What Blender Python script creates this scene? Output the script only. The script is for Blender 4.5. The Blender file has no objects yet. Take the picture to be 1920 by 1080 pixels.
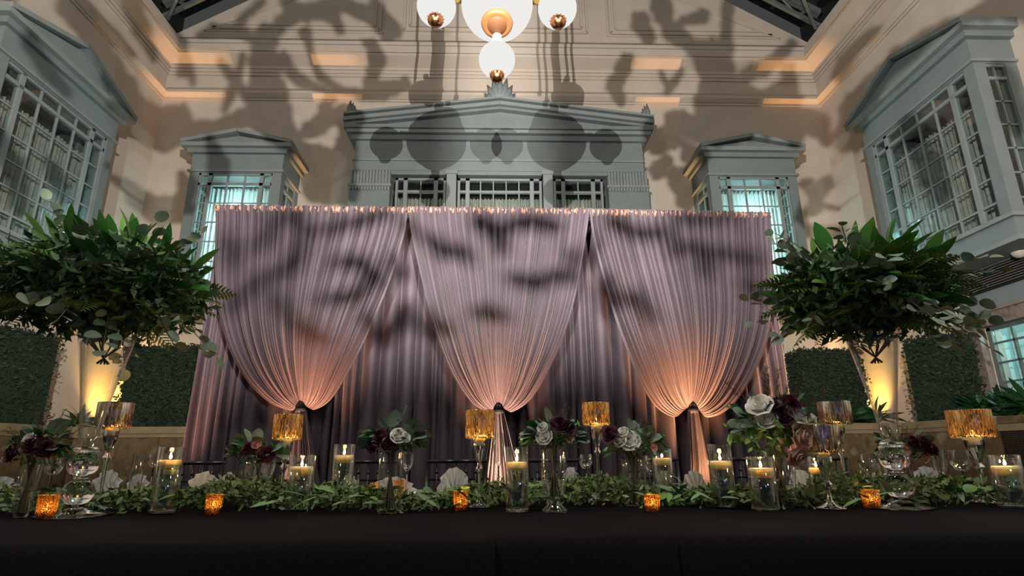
import bpy, math, random
import numpy as np
from mathutils import Vector, Matrix, Quaternion
PI = math.pi
random.seed(7)
SC = bpy.context.scene
COL = SC.collection

# ---------------------------------------------------------------- camera
FOC = 1077.0
PITCH = math.radians(16.06); YAW = math.radians(1.7); ROLL = .0065
CAM = Vector((0, 0, .96))
fw = Vector((math.sin(YAW)*math.cos(PITCH), math.cos(YAW)*math.cos(PITCH), math.sin(PITCH)))
r0 = fw.cross(Vector((0, 0, 1))).normalized(); u0 = r0.cross(fw)
rt = r0*math.cos(ROLL) - u0*math.sin(ROLL)
up = u0*math.cos(ROLL) + r0*math.sin(ROLL)
cd = bpy.data.cameras.new('camera'); cam = bpy.data.objects.new('camera', cd); COL.objects.link(cam)
cd.sensor_width = 36; cd.lens = FOC/1920*36; cd.clip_start = .05; cd.clip_end = 200
m = Matrix((rt, up, -fw)).transposed().to_4x4(); m.translation = CAM
cam.matrix_world = m
SC.camera = cam

def at(x, y, X=None, Y=None, Z=None):
    """measure: point of a world plane seen at a pixel of the 1920x1080 photograph"""
    d = fw*FOC + rt*(x-960) + up*(540-y)
    if X is not None: t = (X-CAM.x)/d.x
    elif Y is not None: t = (Y-CAM.y)/d.y
    else: t = (Z-CAM.z)/d.z
    return CAM + d*t

# ---------------------------------------------------------------- world, exposure
w = bpy.data.worlds.new('world'); SC.world = w; w.use_nodes = True
w.node_tree.nodes['Background'].inputs[0].default_value = (.62, .66, .62, 1)
w.node_tree.nodes['Background'].inputs[1].default_value = .08
SC.view_settings.view_transform = 'Standard'; SC.view_settings.look = 'None'
SC.view_settings.exposure = 0; SC.view_settings.gamma = 1; SC.view_settings.use_curve_mapping = False

def lamp(name, kind, loc, power, color, radius=.05, aim=None, size=None, blend=.5, parent=None):
    d = bpy.data.lights.new(name, kind); d.energy = power; d.color = color
    if kind in ('POINT', 'SPOT'): d.shadow_soft_size = radius
    if kind == 'SPOT': d.spot_size = math.radians(size); d.spot_blend = blend
    if kind == 'AREA': d.size = size
    o = bpy.data.objects.new(name, d); COL.objects.link(o); o.location = loc
    if aim is not None:
        o.rotation_euler = (Vector(aim)-Vector(loc)).to_track_quat('-Z', 'Y').to_euler()
    if parent: o.parent = parent
    return o

# room measures
XL, XR, YB, YF = -9.15, 9.2, 14.0, -5.6
# two theatre projectors with tree stencils, behind the camera
PROJ = [(Vector((1.9, -3.9, 2.7)), (430, 150)), (Vector((-1.9, -3.9, 2.7)), (1470, 150))]
for i, (L, a) in enumerate(PROJ):
    lamp('gobo_light', 'SPOT', L, 10200, (1, .93, .86), radius=.0024, aim=at(a[0], 230, Y=YB), size=100, blend=.8)
# uplights on the floor in front of the drapery (warm)
TIES = [at(565, 766, Y=4.85), at(935, 768, Y=4.85), at(1298, 765, Y=4.85)]
UPL = [(TIES[0].x+.02, 4.48, 800, (1, .46, .24), 4.98), (TIES[1].x, 4.48, 850, (1, .55, .35), 4.98), (TIES[2].x-.03, 4.48, 1300, (1, .46, .2), 4.98),
       (-2.62, 4.55, 360, (1, .52, .36), 5.1), (2.62, 4.6, 760, (1, .47, .22), 5.1)]
for x, y, p, c, ay in UPL:
    lamp('uplight_beam', 'SPOT', (x, y, .16), p, c, radius=.04, aim=(x, ay, 2.2), size=44, blend=1)
# unseen fill lamps added overhead to lift the ambient light
for x, y in ((-4.5, -3.5), (4.5, -3.5), (-3.2, .4), (3.2, .4)):
    lamp('hall_fill', 'POINT', (x, y, 7.5), 520, (1, .95, .86), radius=.35)
lamp('blue_stage_lamp', 'POINT', (.9, -2.5, 1.5), 16, (.2, .22, 1), radius=.09)
# amber uplights standing in the planters in front of the back wall
for x, y, p in ((-8.75, 13.6, 400), (8.8, 13.6, 430)):
    lamp('planter_beam', 'SPOT', (x, y, 1.6), p, (1, .55, .10), radius=.05, aim=(x*1.04, 14.0, 4.2), size=112, blend=1)
for x in (-8.4, -4.75, 4.85, 8.45):
    lamp('cornice_beam', 'SPOT', (x, 13.86, 1.7), 3300, (1, .5, .2), radius=.05, aim=(x*1.0, 13.70, 12), size=17, blend=1)

# ---------------------------------------------------------------- materials
def mat(name, col, rough=.6, metal=0, **kw):
    m = bpy.data.materials.new(name); m.use_nodes = True
    b = m.node_tree.nodes['Principled BSDF']
    b.inputs['Base Color'].default_value = (*col, 1); b.inputs['Roughness'].default_value = rough
    b.inputs['Metallic'].default_value = metal
    for k, v in kw.items(): b.inputs[k.replace('_', ' ')].default_value = v
    return m
def N(m, t, **kw):
    n = m.node_tree.nodes.new(t)
    for k, v in kw.items(): setattr(n, k, v)
    return n
def LK(m, a, b): m.node_tree.links.new(a, b)
def noisy(name, cols, rough=.6, scale=4, detail=5, bump=0, stretch=(1, 1, 1), pos=None, wave=False, bscale=None, metal=0, **kw):
    m = mat(name, cols[0], rough, metal, **kw); b = m.node_tree.nodes['Principled BSDF']
    tc = N(m, 'ShaderNodeTexCoord'); mp = N(m, 'ShaderNodeMapping'); mp.inputs['Scale'].default_value = stretch
    LK(m, tc.outputs['Object'], mp.inputs[0])
    n = N(m, 'ShaderNodeTexNoise'); n.inputs['Scale'].default_value = scale; n.inputs['Detail'].default_value = detail
    LK(m, mp.outputs[0], n.inputs['Vector'])
    r = N(m, 'ShaderNodeValToRGB'); e = r.color_ramp.elements
    pos = pos or [.3+.4*i/(len(cols)-1) for i in range(len(cols))]
    while len(e) < len(cols): e.new(.5)
    for i, c in enumerate(cols): e[i].position = pos[i]; e[i].color = (*c, 1)
    LK(m, n.outputs['Fac'], r.inputs[0]); LK(m, r.outputs[0], b.inputs['Base Color'])
    if bump:
        n2 = N(m, 'ShaderNodeTexNoise'); n2.inputs['Scale'].default_value = bscale or scale*4
        LK(m, mp.outputs[0], n2.inputs['Vector'])
        bp = N(m, 'ShaderNodeBump'); bp.inputs['Strength'].default_value = bump; bp.inputs['Distance'].default_value = .01
        LK(m, n2.outputs['Fac'], bp.inputs['Height']); LK(m, bp.outputs[0], b.inputs['Normal'])
    return m
def leafmat(name, cols, rough=.45, sub=.0, island=True):
    m = mat(name, cols[0], rough); b = m.node_tree.nodes['Principled BSDF']
    src = N(m, 'ShaderNodeNewGeometry').outputs['Random Per Island'] if island else N(m, 'ShaderNodeObjectInfo').outputs['Random']
    r = N(m, 'ShaderNodeValToRGB'); e = r.color_ramp.elements
    while len(e) < len(cols): e.new(.5)
    for i, c in enumerate(cols): e[i].position = i/(len(cols)-1); e[i].color = (*c, 1)
    LK(m, src, r.inputs[0]); LK(m, r.outputs[0], b.inputs['Base Color'])
    return m
def thin_glass(name, tint=(1, 1, 1), refl=1.0, lo=.05, hi=.9, rough=.02):
    m = bpy.data.materials.new(name); m.use_nodes = True; nt = m.node_tree
    nt.nodes.remove(nt.nodes['Principled BSDF'])
    t = N(m, 'ShaderNodeBsdfTransparent'); t.inputs[0].default_value = (*tint, 1)
    g = N(m, 'ShaderNodeBsdfGlossy'); g.inputs['Roughness'].default_value = rough; g.inputs[0].default_value = (refl, refl, refl, 1)
    lw = N(m, 'ShaderNodeLayerWeight'); lw.inputs['Blend'].default_value = .25
    mr = N(m, 'ShaderNodeMapRange'); mr.inputs['To Min'].default_value = lo; mr.inputs['To Max'].default_value = hi
    mx = N(m, 'ShaderNodeMixShader')
    LK(m, lw.outputs['Facing'], mr.inputs['Value']); LK(m, mr.outputs[0], mx.inputs[0])
    LK(m, t.outputs[0], mx.inputs[1]); LK(m, g.outputs[0], mx.inputs[2])
    LK(m, mx.outputs[0], nt.nodes['Material Output'].inputs[0])
    return m
def emit(name, col, s):
    m = bpy.data.materials.new(name); m.use_nodes = True; nt = m.node_tree
    nt.nodes.remove(nt.nodes['Principled BSDF'])
    e = N(m, 'ShaderNodeEmission'); e.inputs[0].default_value = (*col, 1); e.inputs[1].default_value = s
    LK(m, e.outputs[0], nt.nodes['Material Output'].inputs[0]); return m
def mercury(name, gold, silver, mscale=(120, 120, 16), hole=.56, amber=(1, .72, .36), solid=.55):
    """mirrored glass: streaky metal film with worn specks that let the candle through"""
    m = bpy.data.materials.new(name); m.use_nodes = True; nt = m.node_tree; b = nt.nodes['Principled BSDF']
    b.inputs['Metallic'].default_value = 1; b.inputs['Roughness'].default_value = .22
    tc = N(m, 'ShaderNodeTexCoord'); mp = N(m, 'ShaderNodeMapping'); mp.inputs['Scale'].default_value = mscale
    LK(m, tc.outputs['Object'], mp.inputs[0])
    n = N(m, 'ShaderNodeTexNoise'); n.inputs['Scale'].default_value = 1; n.inputs['Detail'].default_value = 4
    LK(m, mp.outputs[0], n.inputs['Vector'])
    r = N(m, 'ShaderNodeValToRGB'); e = r.color_ramp.elements
    e[0].position = .38; e[0].color = (*gold, 1); e[1].position = .62; e[1].color = (*silver, 1)
    LK(m, n.outputs['Fac'], r.inputs[0]); LK(m, r.outputs[0], b.inputs['Base Color'])
    n2 = N(m, 'ShaderNodeTexNoise'); n2.inputs['Scale'].default_value = 3.1; n2.inputs['Detail'].default_value = 6
    LK(m, mp.outputs[0], n2.inputs['Vector'])
    r2 = N(m, 'ShaderNodeValToRGB'); e = r2.color_ramp.elements
    e[0].position = hole-.05; e[0].color = (0, 0, 0, 1); e[1].position = hole+.05; e[1].color = (.85, .85, .85, 1)
    LK(m, n2.outputs['Fac'], r2.inputs[0])
    bp = N(m, 'ShaderNodeBump'); bp.inputs['Strength'].default_value = .5; bp.inputs['Distance'].default_value = .004
    LK(m, n.outputs['Fac'], bp.inputs['Height']); LK(m, bp.outputs[0], b.inputs['Normal'])
    t = N(m, 'ShaderNodeBsdfTransparent'); t.inputs[0].default_value = (1, .8, .5, 1)
    tl = N(m, 'ShaderNodeBsdfTranslucent'); tl.inputs[0].default_value = (*amber, 1)
    m1 = N(m, 'ShaderNodeMixShader'); m1.inputs[0].default_value = solid
    LK(m, t.outputs[0], m1.inputs[1]); LK(m, tl.outputs[0], m1.inputs[2])
    m2 = N(m, 'ShaderNodeMixShader'); LK(m, r2.outputs[0], m2.inputs[0]); LK(m, b.outputs[0], m2.inputs[1]); LK(m, m1.outputs[0], m2.inputs[2])
    LK(m, m2.outputs[0], nt.nodes['Material Output'].inputs[0])
    return m
M = {}
M['wall'] = noisy('beige_plaster', [(.43, .37, .31), (.47, .41, .35)], .85, 2, bump=.05)
M['paint'] = noisy('grey_blue_paint', [(.135, .165, .163), (.16, .19, .188)], .55, 3)
M['paint_light'] = noisy('pale_grey_paint', [(.17, .20, .195), (.20, .23, .225)], .5, 3)
M['floor'] = noisy('dark_carpet', [(.03, .028, .03), (.05, .045, .045)], .95, 30)
M['steel'] = noisy('green_steel', [(.07, .09, .085), (.10, .125, .115)], .5, 5)
M['night'] = mat('night_glazing', (.008, .01, .01), .1)
M['marble'] = noisy('brown_marble', [(.045, .03, .012), (.13, .09, .04), (.08, .05, .022), (.19, .15, .085)], .35, 3.5, 9, bump=.05)
M['cap'] = noisy('tan_stone', [(.17, .125, .07), (.22, .165, .095)], .5, 4)
M['pinkstone'] = noisy('veined_stone', [(.07, .05, .04), (.20, .155, .13), (.11, .08, .065)], .4, 6, 9)
M['grille_dark'] = mat('dark_brown_wicker', (.03, .018, .012), .6)
M['louver'] = mat('louver_metal', (.30, .30, .28), .45)
M['black'] = mat('black_void', (.004, .004, .004), .9)
M['pane'] = thin_glass('window_glass', (.9, .97, .96), .5, .03, .5)
M['blind_grey'] = noisy('grey_drape', [(.27, .235, .205), (.36, .32, .28)], .8, 8)
M['blind_white'] = mat('white_drape', (.62, .72, .72), .8)
M['drape'] = noisy('mauve_satin', [(.046, .033, .043), (.060, .044, .056)], .55, 3, Specular_IOR_Level=.35, Sheen_Weight=.2, Sheen_Roughness=.4, bump=.15, bscale=300)
M['drape_uplit'] = noisy('uplit_mauve_heading', [(.26, .14, .11), (.34, .19, .14)], .5, 30)  # drape cloth with the warm uplight glow put into its colour
M['tie'] = mat('charcoal_tie_band', (.03, .03, .035), .5)
M['cloth'] = noisy('black_linen', [(.004, .0038, .0045), (.007, .0068, .0078)], .9, 120, Specular_IOR_Level=.05)
M['glass'] = thin_glass('clear_glass', (.97, .98, .97), 1, .05, 1.0)
M['crystal'] = mat('solid_glass', (1, 1, 1), .02, Transmission_Weight=1, IOR=1.45)
M['water'] = thin_glass('green_water', (.78, .86, .74), .8, .05, .5)
M['wax'] = mat('ivory_wax', (.85, .76, .60), .5, Subsurface_Weight=1, Subsurface_Scale=.04, Subsurface_Radius=(1, .8, .5))
M['flame'] = emit('candle_flame', (1, .72, .38), 34)
M['merc_gold'] = mercury('gold_mercury_glass', (.45, .25, .06), (.95, .75, .42), hole=.51)
M['merc_silver'] = mercury('silver_mercury_glass', (.35, .25, .12), (.92, .90, .84), hole=.58)
M['votive'] = mercury('votive_mercury_glass', (.5, .24, .04), (.85, .5, .12), (170, 170, 170), .53, (1, .6, .16), .5)
M['globe'] = emit('opal_globe', (1, .985, .96), .86)
M['copper'] = mat('copper_cap', (.62, .28, .13), .22, 1)
M['copper_in'] = mat('copper_disc', (.24, .10, .04), .6, .2)
M['copper_big'] = mat('satin_copper', (.50, .20, .07), .45, .3)
M['brass'] = mat('brass_arm', (.75, .5, .12), .25, 1)
M['chair'] = mat('black_lacquer', (.008, .008, .008), .25)
M['cushion'] = mat('charcoal_cushion', (.03, .03, .03), .8)
M['napkin'] = mat('white_napkin', (.62, .62, .58), .8)
M['plate'] = mat('white_china', (.6, .6, .58), .2)
M['stem'] = leafmat('stem', [(.05, .07, .02), (.10, .06, .03)], .6)
M['lance'] = leafmat('glossy_green_leaf', [(.03, .12, .02), (.05, .19, .03), (.13, .28, .05)], .32, island=False)
M['euca'] = leafmat('eucalyptus_leaf', [(.12, .20, .13), (.20, .28, .19), (.15, .2, .11), (.22, .30, .26)], .5, island=False)
M['fern'] = leafmat('fern_leaf', [(.08, .17, .02), (.16, .24, .04), (.06, .13, .03)], .5, island=False)
M['fill'] = leafmat('small_foliage', [(.03, .095, .02), (.07, .16, .04), (.04, .12, .04), (.11, .17, .07)], .5)
M['runner_leaf'] = leafmat('willow_eucalyptus_leaf', [(.09, .20, .07), (.16, .27, .12), (.13, .28, .06), (.22, .31, .19)], .5, island=False)
M['runner'] = leafmat('seeded_eucalyptus', [(.06, .12, .03), (.12, .19, .04), (.09, .14, .05), (.18, .24, .07)], .55)
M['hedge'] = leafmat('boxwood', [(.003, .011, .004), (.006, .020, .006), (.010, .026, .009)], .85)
M['shrub'] = leafmat('shrub_leaf', [(.008, .03, .01), (.015, .06, .015)], .4, island=False)
M['white_petal'] = leafmat('white_petal', [(.72, .70, .60), (.80, .78, .70)], .6)
M['blush_petal'] = leafmat('blush_petal', [(.62, .38, .26), (.70, .50, .38)], .6)
M['wine_petal'] = leafmat('burgundy_petal', [(.05, .008, .018), (.09, .015, .03)], .5)
M['pink_petal'] = leafmat('pink_petal', [(.62, .30, .26), (.70, .42, .34)], .6)
M['wine_sprig'] = leafmat('burgundy_sprig', [(.09, .02, .02), (.13, .04, .03)], .6)

# ---------------------------------------------------------------- mesh helpers
class MB:
    def __init__(s): s.v = []; s.f = []
    def add(s, v, f):
        o = len(s.v); s.v += [tuple(p) for p in v]; s.f += [tuple(i+o for i in q) for q in f]; return s
    def box(s, x0, x1, y0, y1, z0, z1):
        v = [(x, y, z) for z in (z0, z1) for y in (y0, y1) for x in (x0, x1)]
        return s.add(v, [(0, 2, 3, 1), (4, 5, 7, 6), (0, 1, 5, 4), (2, 6, 7, 3), (0, 4, 6, 2), (1, 3, 7, 5)])
    def prism(s, pts, y0, y1):
        """polygon in xz extruded along y"""
        n = len(pts); v = [(x, y0, z) for x, z in pts]+[(x, y1, z) for x, z in pts]
        return s.add(v, [tuple(range(n)), tuple(range(2*n-1, n-1, -1))]+[(i, i+n, (i+1) % n+n, (i+1) % n) for i in range(n)])
    def tube(s, pts, r, n=8, cap=True):
        pts = [Vector(p) for p in pts]; rs = r if isinstance(r, (list, tuple)) else [r]*len(pts)
        v = []; f = []; ref = None
        for i, p in enumerate(pts):
            t = (pts[min(i+1, len(pts)-1)]-pts[max(i-1, 0)]).normalized()
            if ref is None: ref = t.orthogonal().normalized()
            ref = (ref-t*ref.dot(t)).normalized(); b = t.cross(ref)
            for k in range(n):
                a = 2*PI*k/n; v.append(p+(ref*math.cos(a)+b*math.sin(a))*rs[i])
        for i in range(len(pts)-1):
            for k in range(n):
                f.append((i*n+k, i*n+(k+1) % n, (i+1)*n+(k+1) % n, (i+1)*n+k))
        if cap: f += [tuple(range(n-1, -1, -1)), tuple(range((len(pts)-1)*n, len(pts)*n))]
        return s.add(v, f)
    def lathe(s, prof, n=32, c=(0, 0, 0), cap0=False, cap1=False, wob=None):
        v = []; f = []
        for r, z in prof:
            for k in range(n):
                a = 2*PI*k/n; rr = r*(1+(wob(a, z) if wob else 0)); v.append((c[0]+rr*math.cos(a), c[1]+rr*math.sin(a), c[2]+z))
        m_ = len(prof)
        for i in range(m_-1):
            for k in range(n): f.append((i*n+k, i*n+(k+1) % n, (i+1)*n+(k+1) % n, (i+1)*n+k))
        if cap0: f.append(tuple(range(n-1, -1, -1)))
        if cap1: f.append(tuple(range((m_-1)*n, m_*n)))
        return s.add(v, f)
    def mesh(s, name, m, smooth=False):
        me = bpy.data.meshes.new(name); me.from_pydata(s.v, [], s.f)
        if m: me.materials.append(m)
        if smooth: me.polygons.foreach_set('use_smooth', [True]*len(me.polygons))
        me.update(); return me
    def obj(s, name, m, parent=None, smooth=False, loc=None):
        return link(name, s.mesh(name, m, smooth), parent, loc)
def link(name, me, parent=None, loc=None):
    o = bpy.data.objects.new(name, me); COL.objects.link(o)
    if parent: o.parent = parent
    if loc is not None: o.location = loc
    return o
def thing(name, label, cat, loc=(0, 0, 0), rz=0, group=None):
    o = bpy.data.objects.new(name, None); COL.objects.link(o); o.location = loc; o.rotation_euler = (0, 0, rz)
    o.empty_display_size = .1
    return tag(o, label, cat, group)
def tag(o, label, cat, group=None):
    o['label'] = label; o['category'] = cat
    if group: o['group'] = group
    return o
def struct(o): o['kind'] = 'structure'; return o
def catmull(P, n):
    P = [Vector(p) for p in P]; Q = [P[0]*2-P[1]]+P+[P[-1]*2-P[-2]]; out = []
    for i in range(1, len(Q)-2):
        for k in range(24):
            t = k/24; a, b, c, d = Q[i-1:i+3]
            out.append(.5*((2*b)+(c-a)*t+(2*a-5*b+4*c-d)*t*t+(3*b-a-3*c+d)*t**3))
    out.append(P[-1]); L = [0]
    for a, b in zip(out, out[1:]): L.append(L[-1]+(b-a).length)
    res = []; j = 0
    for i in range(n):
        s_ = L[-1]*i/(n-1)
        while j < len(L)-2 and L[j+1] < s_: j += 1
        res.append(out[j].lerp(out[j+1], min(1, (s_-L[j])/max(1e-9, L[j+1]-L[j]))))
    return res
# ================================================================ ROOM SHELL
struct(MB().box(XL-.3, XR+.3, YF, YB+.3, -.1, 0).obj('floor', M['floor']))
RS = .64                                  # rake of the gable
ZE = 12.42; XM = (XL+XR)/2; ZP = ZE+(XR-XM)*RS
wb = MB().prism([(XL-.3, 0), (XR+.3, 0), (XR+.3, ZE-.1), (XM, ZP), (XL-.3, ZE-.1)], YB, YB+.3)
struct(wb.obj('wall_back', M['wall']))
struct(MB().box(XL-.3, XL, YF, YB, 0, ZE).obj('wall_left', M['wall']))
# right wall has the opening of the lower window
wr = MB(); WY0, WY1, WZ0, WZ1 = 7.2, 10.35, 1.75, 3.16
wr.box(XR, XR+.3, YF, WY0, 0, ZE).box(XR, XR+.3, WY1, YB, 0, ZE).box(XR, XR+.3, WY0, WY1, 0, WZ0).box(XR, XR+.3, WY0, WY1, WZ1, ZE)
struct(wr.obj('wall_right', M['wall']))
# ---- cornice with two projecting bands
def adj(off, zw): return CAM.z+(zw-CAM.z)*(YB-off)/YB
prof = [(o, adj(o, z)) for o, z in [(0, 10.36), (.05, 10.38), (.05, 10.44), (.09, 10.46), (.22, 10.62), (.22, 10.70), (.03, 10.76), (.03, 11.12), (.06, 11.16), (.10, 11.17), (.10, 11.27), (.14, 11.28), (.14, 11.38), (.18, 11.40), (.18, 11.48), (.52, 11.90), (.52, 11.98), (.58, 12.0), (.58, 12.22), (.50, 12.25), (.50, 12.36), (0, 12.42)]]
def sweep(sec, name):
    v = []; f = []; n = len(prof)
    ends = {'back': [lambda o: (XL+o, YB-o), lambda o: (XR-o, YB-o)], 'left': [lambda o: (XL+o, YF), lambda o: (XL+o, YB-o)], 'right': [lambda o: (XR-o, YB-o), lambda o: (XR-o, YF)]}[sec]
    for e in ends:
        for o, z in prof: v.append((*e(o), z))
    for i in range(n-1): f.append((i, i+1, n+i+1, n+i))
    struct(MB().add(v, f).obj(name, M['wall']))
sweep('back', 'trim_1'); sweep('left', 'trim_2'); sweep('right', 'trim_3')
# ---- gable panels framed by mouldings
def strip(mb, p, q, wd, y0, y1):
    (x0, z0), (x1, z1) = p, q; d = Vector((x1-x0, z1-z0)).normalized(); nx, nz = -d.y*wd/2, d.x*wd/2
    mb.prism([(x0+nx, z0+nz), (x1+nx, z1+nz), (x1-nx, z1-nz), (x0-nx, z0-nz)], y0, y1)
for k, sx in enumerate((-1, 1)):
    mb = MB()
    a, b = (sx*8.1, 12.72), (sx*3.35, 12.72); c = (sx*3.35, 15.2)
    for d_, wd, y0 in ((0, .07, 13.93), (.14, .05, 13.95), (-.1, .03, 13.96)):
        strip(mb, (a[0]-sx*d_*2.4, a[1]+d_), (b[0]-sx*d_*-1, b[1]+d_), wd, y0, 14.0)
        strip(mb, (b[0]+sx*d_, b[1]+d_), (c[0]+sx*d_, c[1]), wd, y0, 14.0)
        strip(mb, (a[0]-sx*d_*2.4, a[1]+d_), (sx*4.0, 12.72+4.1*.47+d_), wd, y0, 14.0)
    struct(mb.obj('trim_%d' % (4+k), M['wall']))
mb = MB()
for d_ in (0, .16):
    for sx in (-1, 1): strip(mb, (sx*(2.65-d_), 12.72+d_), (sx*(2.65-d_), 15.6), .06, 13.93, 14.0)
    strip(mb, (-2.65+d_, 12.72+d_), (2.65-d_, 12.72+d_), .06, 13.93, 14.0)
struct(mb.obj('trim_6', M['wall']))
# ---- glazed roof: night glass, steel rafters and struts
ceil_ = MB()
for sx, xe in ((-1, XL), (1, XR)):
    ceil_.add([(xe, YF, ZE+.9), (XM, YF, ZP+1.0), (XM, YB+.3, ZP+1.0), (xe, YB+.3, ZE+.9)], [(0, 1, 2, 3)])
    ceil_.add([(xe, YF, ZE), (xe, YF, ZE+.9), (xe, YB+.3, ZE+.9), (xe, YB+.3, ZE)], [(0, 1, 2, 3)])
ceil = struct(ceil_.obj('ceiling', M['night']))
for sx, xe in ((-1, XL), (1, XR)):
    for y in (13.3, 11.2, 9.1, 7.0, 4.9, 2.8):
        d = Vector((-sx, 0, RS)).normalized()
        p = Vector((xe, y, ZE+.5)); q = p+d*9.5
        b_ = MB().tube([p, q], .13, 4); b_.tube([p+Vector((0, 0, -.45)), q+Vector((0, 0, -.45))], .07, 4)
        b_.obj('rafter', M['steel'], ceil)
        s_ = MB()
        for k in range(7):
            a_ = p+d*(k*1.2+.2); s_.tube([a_, a_+d*.6+Vector((0, 0, -.45))], .035, 5); s_.tube([a_+d*.6+Vector((0, 0, -.45)), a_+d*1.2], .035, 5)
        s_.obj('strut', M['steel'], ceil)
    for k in range(5):
        p = Vector((xe, YF, ZE+.72))+Vector((-sx, 0, RS)).normalized()*(1.1+k*1.9)
        MB().tube([p, p+Vector((0, YB-YF, 0))], .06, 4).obj('purlin', M['steel'], ceil)
    MB().tube([(xe-sx*.25, 13.2, ZE-.1), (xe-sx*1.6, 12.0, ZE+1.5)], .05, 6).obj('brace', M['steel'], ceil)

# ---- planters along the back and the sides
PZ = 1.47
def planter(n_, x0, x1, y0, y1, label, axis):
    t = thing('stone_planter', label, 'planter', ((x0+x1)/2, (y0+y1)/2, 0))
    cx, cy = (x0+x1)/2, (y0+y1)/2; hx, hy = (x1-x0)/2, (y1-y0)/2
    MB().box(-hx, hx, -hy, hy, 0, .12).obj('plinth', M['cap'], t)
    # face slabs
    if axis == 'x':
        k = max(2, int(round((x1-x0)/1.5))); w_ = (x1-x0)/k
        for i in range(k): MB().box(-hx+i*w_+.006, -hx+(i+1)*w_-.006, -hy+.03, hy-.02, .12, PZ-.12).obj('slab', M['marble'], t)
        MB().box(-hx, hx, -hy-.03, -hy+.35, PZ-.12, PZ).obj('ledge', M['cap'], t)
        MB().box(-hx, hx, -hy-.0, -hy+.3, PZ-.19, PZ-.12).obj('moulding', M['cap'], t)
    else:
        k = max(2, int(round((y1-y0)/1.5))); w_ = (y1-y0)/k; sx = 1 if cx < 0 else -1
        for i in range(k): MB().box(-hx+.03, hx-.03, -hy+i*w_+.006, -hy+(i+1)*w_-.006, .12, PZ-.12).obj('slab', M['marble'], t)
        e0, e1 = (hx-.35, hx+.03) if sx > 0 else (-hx-.03, -hx+.35)
        MB().box(e0, e1, -hy, hy, PZ-.12, PZ).obj('ledge', M['cap'], t)
        MB().box(e0+(.0 if sx>0 else .03), e1-(.03 if sx>0 else 0), -hy, hy, PZ-.19, PZ-.12).obj('moulding', M['cap'], t)
    MB().box(-hx+.04, hx-.04, -hy+.05, hy-.05, PZ-.14, PZ-.06).obj('soil', M['grille_dark'], t)
    return t
planter(1, -7.69, 7.69, 11.0, 13.98, 'long brown marble planter with tan ledge running behind the drapery', 'x')
planter(2, XL+.02, -7.74, -1, 13.98, 'brown marble side planter under the dark hedge at the left wall', 'y')
pr = planter(3, 7.74, XR-.02, 8.9, 13.98, 'brown marble corner planter behind the right tall vase', 'y')
# woven grille cabinet along the right wall
gt = thing('woven_screen', 'dark brown woven grille screen with tan ledge at the right edge of the picture', 'screen', (7.75, 5.2, 0))
MB().box(0, .9, -6, 3.66, .0, 1.20).obj('backing', M['black'], gt)
g_ = MB()
for k in range(150):
    y = -1.2+k*.032; g_.box(-.025 if k % 2 else -.01, 0, y, y+.02, .1, 1.24)
for k in range(36): z = .12+k*.031; g_.box(-.035, -.012, -1.2, 3.64, z, z+.012)
o = g_.obj('weave', M['grille_dark'], gt); o['kind'] = 'stuff'
MB().box(-.05, 1.4, -6, 3.66, 1.24, 1.34).obj('ledge', M['cap'], gt)
MB().box(-.02, 1.4, -6, 3.66, 1.35, 1.46).obj('upper_ledge', M['marble'], gt)

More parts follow.
